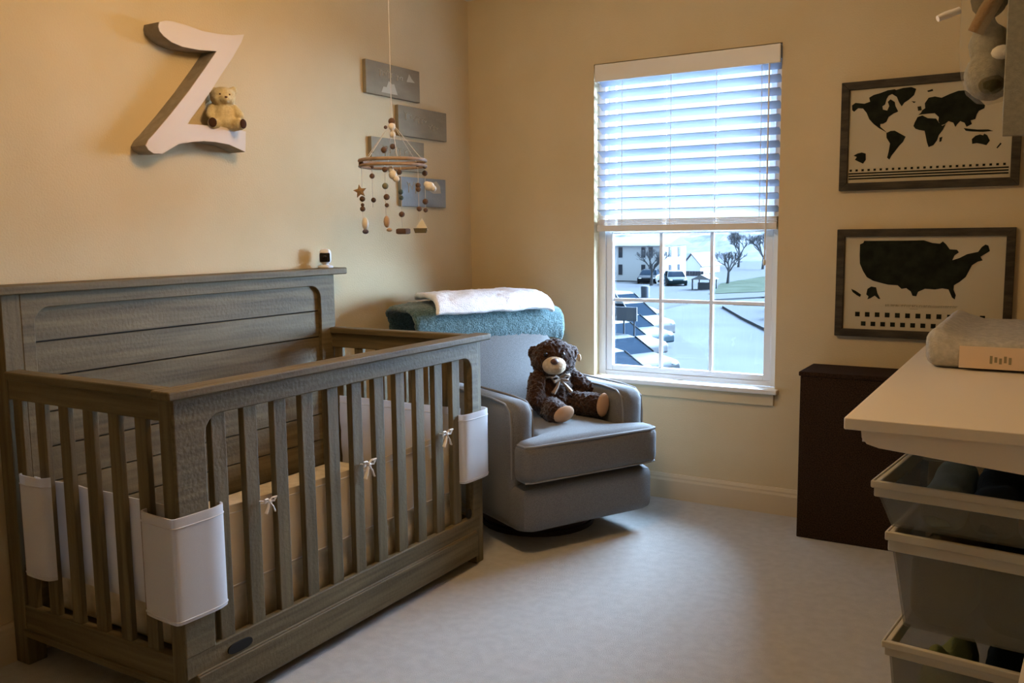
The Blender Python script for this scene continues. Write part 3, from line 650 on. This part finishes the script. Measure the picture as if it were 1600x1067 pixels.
W = [
 [(1.882,1.759),(1.895,1.768),(1.93,1.762),(1.951,1.768),(1.947,1.784),(1.963,1.793),(1.991,1.799),(2.017,1.807),(2.042,1.809),(2.053,1.801),(2.033,1.791),(2.02,1.786),(2.013,1.773),(2.008,1.752),(1.998,1.746),(2.001,1.733),(2.017,1.728),(2.024,1.745),(2.018,1.762),(2.028,1.771),(2.044,1.759),(2.047,1.743),(2.058,1.721),(2.04,1.714),(2.023,1.702),(2.016,1.684),(2.003,1.677),(1.993,1.677),(1.993,1.666),(2.009,1.651),(2.02,1.64),(2.007,1.649),(1.988,1.661),(1.967,1.679),(1.95,1.699),(1.939,1.725),(1.925,1.743),(1.906,1.746),(1.891,1.733),(1.883,1.74)],
 [(2.033,1.791),(2.047,1.805),(2.073,1.811),(2.103,1.812),(2.121,1.803),(2.114,1.78),(2.095,1.763),(2.08,1.754),(2.07,1.74),(2.059,1.758),(2.051,1.778)],
 [(2.017,1.64),(2.033,1.647),(2.048,1.647),(2.064,1.637),(2.089,1.621),(2.08,1.601),(2.066,1.586),(2.051,1.565),(2.039,1.549),(2.032,1.534),(2.023,1.542),(2.028,1.566),(2.032,1.598),(2.018,1.621)],
 [(2.12,1.673),(2.13,1.694),(2.147,1.699),(2.167,1.687),(2.197,1.683),(2.207,1.667),(2.22,1.653),(2.232,1.66),(2.223,1.639),(2.209,1.619),(2.203,1.599),(2.191,1.581),(2.174,1.575),(2.167,1.596),(2.161,1.623),(2.157,1.639),(2.139,1.643),(2.124,1.649),(2.116,1.66)],
 [(2.132,1.702),(2.142,1.71),(2.146,1.719),(2.156,1.726),(2.154,1.745),(2.167,1.765),(2.189,1.768),(2.213,1.761),(2.242,1.773),(2.27,1.782),(2.294,1.782),(2.318,1.766),(2.343,1.745),(2.365,1.72),(2.363,1.709),(2.345,1.701),(2.338,1.688),(2.334,1.671),(2.318,1.667),(2.323,1.653),(2.305,1.644),(2.297,1.66),(2.282,1.667),(2.273,1.657),(2.266,1.646),(2.258,1.663),(2.241,1.67),(2.229,1.66),(2.215,1.656),(2.205,1.672),(2.206,1.688),(2.191,1.704),(2.167,1.704),(2.147,1.703)],
 [(2.325,1.596),(2.337,1.608),(2.353,1.612),(2.363,1.608),(2.367,1.614),(2.377,1.608),(2.387,1.587),(2.376,1.57),(2.359,1.576),(2.343,1.58),(2.327,1.578)],
 [(2.423,1.577),(2.427,1.573),(2.414,1.556),(2.41,1.559)], [(1.894,1.557),(1.91,1.565),(1.926,1.568),(1.941,1.563),(1.942,1.538),(1.932,1.523),(1.916,1.531),(1.9,1.54),(1.907,1.551)],
 [(2.212,1.609),(2.222,1.612),(2.219,1.595),(2.212,1.592)], [(2.295,1.64),(2.314,1.636),(2.343,1.631),(2.38,1.629),(2.397,1.622),(2.362,1.621),(2.324,1.625),(2.303,1.629)],
 [(2.105,1.757),(2.122,1.754),(2.115,1.749)], [(2.128,1.734),(2.141,1.735),(2.144,1.719),(2.131,1.718)], [(2.16,1.792),(2.18,1.797),(2.182,1.79),(2.165,1.787)]]
def wextra(m):
    m.mi = 1
    for k in range(25):
        x = 1.885 + k*0.02313; m.box(x-0.0045, -0.0135, 1.4925, x+0.0045, -0.0122, 1.501)
    for k in range(3): z = 1.4845-k*0.0105; m.box(1.877, -0.0135, z-0.0032, 2.455, -0.0122, z+0.0024)
frame(1.842, 2.492, 1.415, 1.850, 'framed black and cream world map, the upper of two wall maps', W, wextra)
U = [[(1.931,1.196),(1.943,1.201),(1.947,1.21),(2.102,1.21),(2.171,1.211),(2.203,1.2),(2.23,1.197),(2.24,1.206),(2.252,1.195),(2.266,1.175),(2.292,1.173),(2.299,1.163),(2.284,1.151),(2.277,1.132),(2.302,1.141),(2.328,1.156),(2.366,1.165),(2.378,1.184),(2.39,1.193),(2.4,1.189),(2.406,1.168),(2.392,1.158),(2.375,1.146),(2.383,1.132),(2.366,1.127),(2.347,1.113),(2.335,1.086),(2.327,1.067),(2.306,1.047),(2.287,1.034),(2.286,1.017),(2.295,0.995),(2.292,0.978),(2.282,0.985),(2.268,1.017),(2.246,1.021),(2.219,1.016),(2.183,1.018),(2.158,1.005),(2.152,0.987),(2.138,0.989),(2.131,1.006),(2.114,1.019),(2.096,1.016),(2.081,1.03),(2.044,1.032),(2.015,1.039),(1.986,1.047),(1.962,1.061),(1.946,1.087),(1.933,1.117),(1.931,1.153)],
 [(1.966,1.013),(1.98,1.023),(1.999,1.02),(2.005,0.996),(2.017,0.973),(2.01,0.973),(1.995,0.986),(1.979,0.975),(1.967,0.97),(1.971,0.982),(1.962,0.99)],
 [(1.902,1.012),(1.92,1.004),(1.942,0.989),(1.938,0.979),(1.925,0.986),(1.908,0.999)]]
def uextra(m):
    m.mi = 1
    for k in range(13):
        x = 1.93 + k*0.0385; m.box(x-0.009, -0.0135, 0.898, x+0.009, -0.0122, 0.917)
    for k in range(12):
        x = 1.954 + k*0.0378; m.box(x-0.009, -0.0135, 0.860, x+0.009, -0.0122, 0.878)
    m.mi = 2; rd = random.Random(3)
    x = 2.037
    while x < 2.30:      # the tiny, illegible heading
        w_ = rd.choice((0.004, 0.006, 0.007)); m.box(x, -0.0135, 0.943, x+0.0014, -0.0122, 0.951); 
        if rd.random() < 0.7: m.box(x, -0.0135, 0.9495, x+w_, -0.0122, 0.951)
        if rd.random() < 0.5: m.box(x+w_-0.0014, -0.0135, 0.943, x+w_, -0.0122, 0.951)
        x += w_ + 0.003 + (0.006 if rd.random() < 0.15 else 0)
    m.box(2.13, -0.0135, 0.9345, 2.16, -0.0122, 0.936)
frame(1.842, 2.492, 0.815, 1.258, 'framed map of the United States, the lower of two wall maps', U, uextra)

# ---------------------------------------------------------------- dark woven hamper by the window wall
hm = thing('storage_hamper', 'tall dark brown woven box standing against the window wall', 'hamper', (2.0, -0.15, 0)); L = (2.0, -0.15, 0)
m = shifted(L); m.box(1.764, -0.268, 0.0, 2.225, -0.02, 0.672); m.build('hamper_body', WICK, hm, bevel=0.004)
m = shifted(L); m.box(1.758, -0.273, 0.672, 2.229, -0.019, 0.69); m.build('hamper_lid', WICKT, hm, bevel=0.004)

# ---------------------------------------------------------------- changing table
tl = thing('changing_table', 'long white changing table with three plastic bins under it', 'table', (2.65, -1.0, 0)); L = (2.65, -1.0, 0)
m = shifted(L); m.box(2.238, -1.885, 0.813, 3.07, -0.10, 0.84); m.build('tabletop', TABLEW, tl, bevel=0.003)
m = shifted(L); ap = [(2.272, 0.813), (2.274, 0.795), (2.285, 0.782), (2.31, 0.775), (2.62, 0.748), (3.05, 0.748), (3.05, 0.813)]; m.prism(ap, 'y', -1.872, -1.85); m.build('front_apron', TABLEW, tl, bevel=0.002)
m = shifted(L); m.box(2.272, -1.85, 0.782, 2.288, -0.13, 0.813); m.build('side_apron', TABLEW, tl)
for (x0, y0) in ((2.66, -1.93), (2.98, -1.83), (2.98, -0.17), (2.6, -0.17)):
    m = shifted(L)
    if y0 < -1.9:
        m.tube([(2.70, -1.868, 0.77), (2.555+0.035, -1.97, 0.0)], 0.036, 4, flat=1.0)
    else: m.tube([(x0, y0, 0.813), (x0, y0, 0.0)], 0.024, 12)
    m.build('leg', TABLEW, tl)

# changing pad
cp = thing('changing_pad', 'grey-cream contoured changing pad lying on the white table', 'changing pad', (2.51, -0.66, 0.8405))
def padfn(t, p):
    k = abs(t.x); z = p.z
    if t.z > 0: z = -0.05 + (z + 0.05) * (0.72 + 0.28*min(1, max(0, (k-0.45)/0.42))**1.2)
    y = p.y
    return Vector((p.x, y, z))
m = MB(); m.rbox((0, 0.04, 0.060), (0.42, 0.80, 0.118), 0.04, (26, 20, 8), padfn); m.build('pad_cover', PADC, cp, fuzz=(0.004, 0.02))
m = MB(); m.box(-0.115, -0.366, 0.008, 0.12, -0.3615, 0.072); m.mi = 1
for k in range(5): m.box(-0.035+k*0.012, -0.3668, 0.024+0.004*(k % 2), -0.028+k*0.012, -0.366, 0.047-0.003*(k % 3))
o = m.build('sewn_label', [PADS, INKL], cp, bevel=0.0); o['label'] = 'cream label with grey print'

# storage bins
def bin_(x, y, z, wd, dp, h, rz, label, rimh=0.034):
    b = thing('storage_bin', label, 'bin', (x, y, z), rz=rz, group='stacked plastic bins under the table')
    t = 0.004; ins = 0.022
    # rim as a frame: origin is the front-left corner of the rim, z is the rim top
    m = MB()
    m.box(0, 0, -rimh, wd, 0.012, 0).box(0, dp-0.012, -rimh, wd, dp, 0).box(0, 0.012, -rimh, 0.012, dp-0.012, 0).box(wd-0.012, 0.012, -rimh, wd, dp-0.012, 0)
    m.box(-0.006, -0.006, -rimh*0.42, wd+0.006, 0.0, 0.002).box(-0.006, 0, -rimh*0.42, 0, dp, 0.002)
    m.build('bin_rim', BINR, b, bevel=0.003)
    def ring(k, inn):
        a = ins*k + 0.004; return [(a+inn, a+inn), (wd-a-inn, a+inn), (wd-a-inn, dp-a-inn), (a+inn, dp-a-inn)]
    m = MB()
    T = [m.v((p[0], p[1], -rimh+0.002)) for p in ring(0.2, 0)]; B = [m.v((p[0], p[1], -h)) for p in ring(1.3, 0)]
    T2 = [m.v((p[0], p[1], -rimh+0.002)) for p in ring(0.2, t)]; B2 = [m.v((p[0], p[1], -h+t)) for p in ring(1.3, t)]
    for i in range(4):
        j = (i+1) % 4; m.f([T[i], T[j], B[j], B[i]]); m.f([T2[j], T2[i], B2[i], B2[j]]); m.f([T[i], T2[i], T2[j], T[j]])
    m.f(B[::-1]); m.f(B2); m.build('bin_body', BINB, b, bevel=0.003)
    return b
BR = math.radians(-6)
bin_(2.297, -1.83, 0.690, 0.62, 0.42, 0.108, BR, 'upper clear plastic bin with white rim, directly under the tabletop', 0.036)
bin_(2.330, -1.825, 0.575, 0.60, 0.42, 0.225, BR, 'middle clear plastic bin with broad white rim, full of cloth', 0.044)
bin_(2.333, -1.835, 0.322, 0.60, 0.42, 0.32, BR, 'lowest clear plastic bin with white rim, nearest the floor', 0.034)
# contents: folded clothes
def clothes(x, y, z, sx, sy, sz, col, label, seed):
    o_m = mat('cloth_' + col, col, 0.95, None, bump=0.5, bscale=200)
    def fn(t, p): return p + Vector((0, 0, 0.25*sz*noise.noise(Vector((p.x*14+seed, p.y*14, seed)))))*(1 if t.z > 0 else 0)
    m = MB(); m.rbox((0, 0, sz/2), (sx, sy, sz), min(sz, sx)*0.35, (12, 12, 6), fn)
    o = m.build('folded_garment', o_m, None, loc=(x, y, z), rot=(0, 0, BR+0.1*math.sin(seed))); tag(o, label, 'clothes', 'clothes kept in the bins'); return o
clothes(2.44, -1.655, 0.588, 0.095, 0.33, 0.092, '7c8a86', 'grey-green folded garment at the end of the upper bin', 1)
clothes(2.54, -1.665, 0.588, 0.095, 0.33, 0.098, '1d2a33', 'navy folded garment beside the grey-green one in upper bin', 2)
clothes(2.645, -1.675, 0.588, 0.10, 0.33, 0.098, '5a1b1c', 'dark red folded garment in the upper bin', 3)
clothes(2.775, -1.69, 0.588, 0.13, 0.30, 0.09, '9a9aa0', 'pale grey garment beside the dark red one in upper bin', 4)
clothes(2.455, -1.655, 0.356, 0.12, 0.30, 0.18, '8a8068', 'tan folded blanket in the middle bin', 5)
clothes(2.665, -1.675, 0.356, 0.28, 0.30, 0.19, '1c2016', 'black-green folded blanket in the middle bin', 6)
clothes(2.455, -1.67, 0.008, 0.11, 0.28, 0.24, '6a7040', 'olive folded garment at the end of the lowest bin', 7)
clothes(2.595, -1.68, 0.008, 0.13, 0.28, 0.26, '17201a', 'blackish folded garment between two green ones in the lowest bin', 8)
clothes(2.755, -1.69, 0.008, 0.14, 0.28, 0.24, '3c4032', 'dark grey-green garment beside the blackish one in the lowest bin', 9)

# ---------------------------------------------------------------- hanging toys and grey panel, top right
NET = mat('clear_net', 'b8b09a', 0.6, transp=0.8)
nt_ = thing('toy_net', 'sheer hanging net pouch holding two plush animals beside the maps', 'toy net', (2.455, -1.27, 1.57)); L = (2.455, -1.27, 1.57)
m = MB(); prof = [(0.004, 0.0), (0.03, 0.006), (0.055, 0.03), (0.068, 0.07), (0.074, 0.12), (0.076, 0.30), (0.076, 0.50), (0.05, 0.56), (0.006, 0.60)]
m.lathe(prof, seg=28); m.build('net_pouch', NET, nt_)
m = MB(); m.tube([(0, 0, 0.6), (0, 0, RH-1.57)], 0.003, 6); m.build('hanging_cord', STR, nt_)
pt_ = thing('plush_elephant', 'grey plush animal with white ears at the bottom of the net', 'plush toy', (2.455, -1.27, 1.57))
m = MB(); m.ell((0, 0, 0.075), (0.062, 0.062, 0.066), 18); m.ell((-0.005, 0, 0.15), (0.05, 0.05, 0.055), 16); m.ell((-0.02, 0.0, 0.20), (0.028, 0.03, 0.05), 12)
m.build('plush_body', mat('grey_plush', '7c796c', 1.0, '8f8b7d', (60, 60, 60), 1.0, bump=0.8, bscale=220), pt_, remesh=0.006, fuzz=(0.005, 0.012))
m = MB(); m.ell((0.005, -0.035, 0.05), (0.035, 0.03, 0.03), 12); m.build('muzzle', mat('olive_plush', '3e3a22', 1.0, bump=0.6), pt_, remesh=0.006)
m = MB(); m.ell((0.028, -0.056, 0.120), (0.026, 0.012, 0.018), 12); o = m.build('ear', WHF, pt_); o['label'] = 'white ear'
pb = thing('plush_monkey', 'dark brown plush animal with tan limb in the upper net', 'plush toy', (2.455, -1.27, 1.835))
m = MB(); m.ell((-0.005, 0.01, 0.10), (0.055, 0.055, 0.11), 16); m.ell((-0.01, 0.0, -0.0), (0.045, 0.045, 0.05), 12); m.build('plush_body', mat('dark_plush', '2b2413', 1.0, '3b2f18', (60, 60, 60), 1.0, bump=0.8, bscale=220), pb, remesh=0.006, fuzz=(0.005, 0.012))
m = MB(); m.tube([(-0.035, -0.05, -0.09), (-0.01, -0.056, -0.04), (0.015, -0.056, 0.0)], [0.02, 0.022, 0.02], 10); o = m.build('limb', mat('tan_plush', '7a6245', 1.0, bump=0.6), pb); o['label'] = 'tan limb'
m = MB(); m.ell((0.035, -0.052, 0.03), (0.02, 0.012, 0.024), 10); o = m.build('face_patch', mat('pale_green_plush', '8c8a5c', 1.0), pb); o['label'] = 'pale green patch'
pg = tag(MB().tube([(2.329, -1.30, 1.795), (2.345, -1.29, 1.803), (2.378, -1.275, 1.815)], [0.008, 0.010, 0.009], 10).build('wooden_peg', TRIM), 'white peg end poking out beside the hanging net pouch', 'peg')
hp = thing('hanging_organizer', 'pale grey fabric wall organiser hanging in front of the world map', 'organizer', (2.792, -1.368, 1.477))
m = MB(); m.rbox((0, 0, 0.42), (0.60, 0.03, 0.84), 0.008, (10, 3, 12)); m.build('fabric_panel', mat('pale_grey_fabric', '7a776c', 0.95, '868377', (80, 80, 80), 1.0, bump=0.5, bscale=400), hp)
m = MB(); m.tube([(-0.29, 0, 0.845), (0.285, 0, 0.845)], 0.008, 8); m.tube([(-0.2, 0, 0.85), (-0.2, 0, RH-1.481)], 0.003, 6); m.tube([(0.2, 0, 0.85), (0.2, 0, RH-1.481)], 0.003, 6); m.build('hanging_rod', STR, hp)
# ---------------------------------------------------------------- outside, one storey down
GZ = -3.6
ASPH = mat('pale_wet_asphalt', '484a4e', 0.8, '4d4f53', (0.3, 0.3, 0.3), 1.0, spec=0.0); CONC = mat('pale_concrete', '48494b', 0.8, spec=0.0); LAWN = mat('winter_lawn', '33382f', 1.0, '3d4239', (0.5, 0.5, 0.5), 1.0, spec=0.0)
WSID = mat('white_siding', 'c4c4c4', 0.7); ROOFM = mat('grey_shingle', '4a4d52', 0.9); DGL = mat('dark_house_glass', '2a2f38', 0.2); BARK = mat('hazed_grey_bark', '4a4b4d', 0.9, spec=0.0)  # bark colour of the far trees is paled to imitate haze
struct(MB().box(-90, 0.6, GZ-0.2, 40, 200, GZ).build('ground', ASPH, smooth=False))
def slab(pts, z0, z1, name, mt, label=None):
    o = MB().prism(pts, 'z', z0, z1).build(name, mt, smooth=False); return struct(o)
slab([(-4.6, 17.0), (-3.6, 17.0), (-5.5, 22.5), (-7.3, 26.1), (-9.2, 30.4), (-11.9, 35.2), (-15.1, 42.0), (-17.6, 47.4), (-19.5, 47.2), (-16.9, 41.6), (-13.7, 35.0), (-10.9, 30.2), (-8.9, 26.2), (-7.0, 22.6)], GZ, GZ+0.10, 'sidewalk', CONC)
slab([(-4.7, 17.0), (-7.1, 22.6), (-9.0, 26.2), (-11.0, 30.2), (-13.8, 35.0), (-17.0, 41.6), (-19.6, 47.2), (-45, 60), (-45, 17)], GZ, GZ+0.02, 'sidewalk', mat('pale_parking_lot', '3a3c40', 0.7, spec=0.0))
slab([(-18.5, 49.0), (-18.9, 55.0), (-18.3, 58.5), (-15.8, 62.4), (-2, 70), (-2, 120), (-60, 150), (-60, 70), (-30, 62)], GZ, GZ+0.12, 'sidewalk', CONC)
slab([(-20.2, 63.5), (-16.6, 68.2), (-3, 76), (-3, 118), (-24, 135), (-24, 78)], GZ+0.12, GZ+0.16, 'lawn', LAWN)
slab([(-15.7, 52.9), (-16.0, 56.9), (-13.8, 57.8), (-4, 61), (-4, 34), (-8.7, 38.8), (-12.1, 45.4)], GZ, GZ+0.14, 'curb_island', CONC)
slab([(-15.2, 53.6), (-15.4, 56.2), (-13.4, 57.0), (-8, 58.6), (-9.4, 54), (-12.2, 53.4)], GZ+0.14, GZ+0.17, 'lawn', LAWN)
# wooded hill; distance haze is mixed into its pale blue-grey colour
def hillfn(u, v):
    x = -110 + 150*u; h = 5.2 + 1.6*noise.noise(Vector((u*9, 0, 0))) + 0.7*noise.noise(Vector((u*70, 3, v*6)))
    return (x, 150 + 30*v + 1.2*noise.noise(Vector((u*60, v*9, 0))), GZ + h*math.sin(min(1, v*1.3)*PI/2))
struct(MB().grid(220, 10, hillfn).build('hill', mat('hazed_bare_woodland', '4e525a', 1.0, '60646b', (0.6, 0.6, 1.2), 1.0), smooth=False))
# buildings
ap_ = thing('apartment_building', 'white two-storey house with tall dark windows outside', 'building', (-37, 84, GZ)); L = (-37, 84, GZ)
m = shifted(L); m.box(-47, 80.5, GZ, -30.7, 87, 0.05); m.build('wall', WSID, ap_)
m = shifted(L); m.prism([(80.0, 0.05), (83.7, 0.9), (87.5, 0.05)], 'x', -47.4, -30.1); m.build('roof', ROOFM, ap_)
for x in (-46, -43.6, -41.2, -38.8, -36.3, -35.5, -33.0, -32.2):
    for z in (-2.9, -1.15):
        m = shifted(L); m.box(x, 80.44, z, x+0.42, 80.5, z+1.05); m.build('window', DGL, ap_)
for y in (82, 84.5):
    for z in (-2.9, -1.15):
        m = shifted(L); m.box(-30.7, y, z, -30.64, y+0.7, z+1.0); m.build('window', DGL, ap_)
gh = thing('gabled_house', 'small white gabled house beyond the dark fence outside', 'house', (-33.5, 100, GZ)); L = (-33.5, 100, GZ)
m = shifted(L); m.prism([(-34.7, GZ), (-34.7, -2.5), (-33.7, -1.3), (-32.6, -2.5), (-32.6, GZ)], 'y', 97, 104); m.build('wall', WSID, gh)
m = shifted(L); m.prism([(-34.95, -2.72), (-33.7, -1.2), (-32.35, -2.72), (-32.35, -2.6), (-33.7, -1.05), (-34.95, -2.6)], 'y', 96.8, 104.2); m.build('roof', mat('pale_roof', '55575b', 0.9), gh)
fo = MB(); 
for k in range(13): fo.box(-34.6+k*0.32, 91.9, GZ, -34.6+k*0.32+0.3, 91.96, -2.95+0.006*(k % 2))
fo.box(-34.6, 91.97, -3.3, -30.5, 92.03, -3.2); tag(fo.build('board_fence', mat('dark_blue_fence', '22252c', 0.8)), 'dark board fence in front of the small gabled house', 'fence')
ks = thing('mailbox_shelter', 'small open shelter with pale roof on the pavement outside', 'shelter', (-22.5, 69, GZ)); L = (-22.5, 69, GZ)
m = shifted(L); m.prism([(-23.4, -2.62), (-22.5, -2.2), (-21.6, -2.62)], 'y', 68.2, 70.2); m.build('roof', mat('pale_shelter_roof', '66686a', 0.8), ks)
for x, y in ((-23.25, 68.3), (-21.75, 68.3), (-23.25, 70.05), (-21.75, 70.05)):
    m = shifted(L); m.box(x-0.05, y-0.05, GZ+0.12, x+0.05, y+0.05, -2.6); m.build('post', mat('grey_post', '393c41', 0.7), ks)
m = shifted(L); m.box(-23.1, 69.2, GZ+0.12, -21.9, 69.6, -2.9); m.build('mailbox_block', mat('grey_mailbox', '4c4f54', 0.5), ks)
# bare trees
def tree(loc, h, seed, label, spread=0.8, depth=5, r0=0.16):
    rd = random.Random(seed); t = thing('bare_tree', label, 'tree', loc); mt_, mb2 = MB(), MB()
    trunk_top = Vector((0.02*h, 0, h*0.32)); mt_.tube([(0, 0, 0), trunk_top*0.5, trunk_top], [r0, r0*0.8, r0*0.7], 8)
    def br(p, d, L_, r, n):
        q = p + d*L_; mid = p + d*L_*0.5 + Vector((rd.uniform(-1, 1), rd.uniform(-1, 1), 0))*L_*0.06
        mb2.tube([p, mid, q], [r, r*0.8, r*0.6], 4, cap=False)
        if n == 0: return
        for k in range(3 if n > 1 else 4):
            nd = (d + Vector((rd.uniform(-1, 1), rd.uniform(-1, 1), rd.uniform(-0.25, 0.7)))*spread).normalized()
            br(q if k else p.lerp(q, 0.7), nd, L_*rd.uniform(0.62, 0.82), r*0.6, n-1)
    for k in range(4):
        a = k*PI/2 + rd.uniform(-.4, .4); br(trunk_top, Vector((math.cos(a)*0.6, math.sin(a)*0.6, 0.9)).normalized(), h*0.22, r0*0.55, depth)
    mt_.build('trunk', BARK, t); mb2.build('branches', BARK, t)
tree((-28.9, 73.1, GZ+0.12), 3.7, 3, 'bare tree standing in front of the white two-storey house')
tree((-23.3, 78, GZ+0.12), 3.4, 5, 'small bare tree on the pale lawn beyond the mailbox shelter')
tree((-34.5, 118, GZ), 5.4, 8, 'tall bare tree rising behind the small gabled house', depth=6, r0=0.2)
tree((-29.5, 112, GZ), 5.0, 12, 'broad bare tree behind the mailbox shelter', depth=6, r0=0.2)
# cars
TYRE = mat('black_tyre', '15161a', 0.8); CGL = mat('car_glass', '1b242d', 0.9, spec=0.0)
def car(nose, yaw, col, roofcol, label, tall=1.0, name='car'):
    d = Vector((math.cos(yaw), math.sin(yaw), 0)); c = Vector((nose[0], nose[1], GZ)) - d*2.2
    t = thing(name, label, 'car', c, rz=yaw, group='cars parked outside the window')
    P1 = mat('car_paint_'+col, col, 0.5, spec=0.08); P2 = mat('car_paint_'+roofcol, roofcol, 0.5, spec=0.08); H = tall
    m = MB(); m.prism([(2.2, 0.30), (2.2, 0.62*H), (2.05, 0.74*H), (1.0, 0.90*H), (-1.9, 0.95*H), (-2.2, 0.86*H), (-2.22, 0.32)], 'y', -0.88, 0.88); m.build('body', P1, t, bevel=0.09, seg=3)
    m = MB()
    def loft(z0, x0, x1, w0, z1, x2, x3, w1):
        a = [m.v(p) for p in ((x0, -w0, z0), (x1, -w0, z0), (x1, w0, z0), (x0, w0, z0))]; b = [m.v(p) for p in ((x2, -w1, z1), (x3, -w1, z1), (x3, w1, z1), (x2, w1, z1))]
        m.f(a[::-1]); m.f(b)
        for i in range(4): j = (i+1) % 4; m.f([a[i], a[j], b[j], b[i]])
    loft(0.88*H, -1.95, 1.05, 0.83, 1.36*H, -1.35, 0.30, 0.64); m.build('windows', CGL, t, bevel=0.03)
    m = MB(); loft(1.345*H, -1.38, 0.34, 0.66, 1.43*H, -1.1, 0.1, 0.52)
    for sx in (-1, 1):
        m.tube([(1.02, sx*0.82, 0.9*H), (0.3, sx*0.65, 1.37*H)], 0.035, 5); m.tube([(-1.93, sx*0.82, 0.9*H), (-1.35, sx*0.65, 1.37*H)], 0.05, 5); m.tube([(-0.45, sx*0.83, 0.9*H), (-0.5, sx*0.65, 1.37*H)], 0.035, 5)
    m.build('roof', P2, t, bevel=0.03)
    for sx in (-1.38, 1.38):
        for sy in (-1, 1):
            m = MB(); m.xf = Matrix.Translation((sx, sy*0.80, 0.33)) @ Matrix.Rotation(PI/2, 4, 'X'); m.lathe([(0.2, -0.1), (0.32, -0.1), (0.33, 0.1), (0.2, 0.1)], seg=18); m.build('wheel', TYRE, t)
    m = MB()
    for sy in (-0.62, 0.62): m.ell((2.14, sy, 0.64*H), (0.08, 0.17, 0.07), 8)
    m.build('headlight', mat('headlight_glass', 'aab0b4', 0.2), t)
Y_ = math.radians(-22)
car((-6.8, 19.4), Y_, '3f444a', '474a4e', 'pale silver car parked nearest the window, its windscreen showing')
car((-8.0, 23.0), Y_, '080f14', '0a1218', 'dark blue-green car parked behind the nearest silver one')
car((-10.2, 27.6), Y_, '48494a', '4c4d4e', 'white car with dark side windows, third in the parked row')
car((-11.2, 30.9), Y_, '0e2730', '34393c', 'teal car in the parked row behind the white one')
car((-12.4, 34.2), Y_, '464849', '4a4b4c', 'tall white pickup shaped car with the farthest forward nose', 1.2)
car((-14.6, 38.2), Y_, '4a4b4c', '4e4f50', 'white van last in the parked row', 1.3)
car((-26.3, 73.0), math.radians(-62), '12252a', '4a4c46', 'distant green-blue car with pale roof before the house')
car((-30.3, 75.3), math.radians(-75), '14181d', '1c2126', 'distant dark car half behind the bare tree')
car((-11.8, 50.8), math.radians(175), '3a3f44', '404448', 'grey car across the road behind the white one on the island')
car((-10.6, 45.6), math.radians(175), '484a4b', '131d21', 'white car parked across the road beside the curb island')
# sign on two posts, pavement bin
sg_ = thing('street_sign_board', 'grey board on two thin posts above the parked cars', 'sign', (-10.3, 25.6, GZ)); L = (-10.3, 25.6, GZ)
m = shifted(L); m.box(-11.6, 25.57, -1.85, -10.0, 25.63, -1.35); m.build('board', mat('grey_board', '4d5156', 0.7), sg_)
for x in (-10.5, -10.1):
    m = shifted(L); m.tube([(x, 25.6, GZ), (x, 25.6, -1.8)], 0.035, 8); m.build('post', mat('grey_post', '393c41', 0.7), sg_)
tag(MB().lathe([(0.25, 0), (0.3, 0.02), (0.33, 0.85), (0.28, 0.95), (0.05, 0.98)], seg=16).build('litter_bin', mat('dark_bin', '3a3f48', 0.7), loc=(-23.4, 58.5, GZ+0.02)), 'small dark litter bin on the pale pavement outside', 'bin')
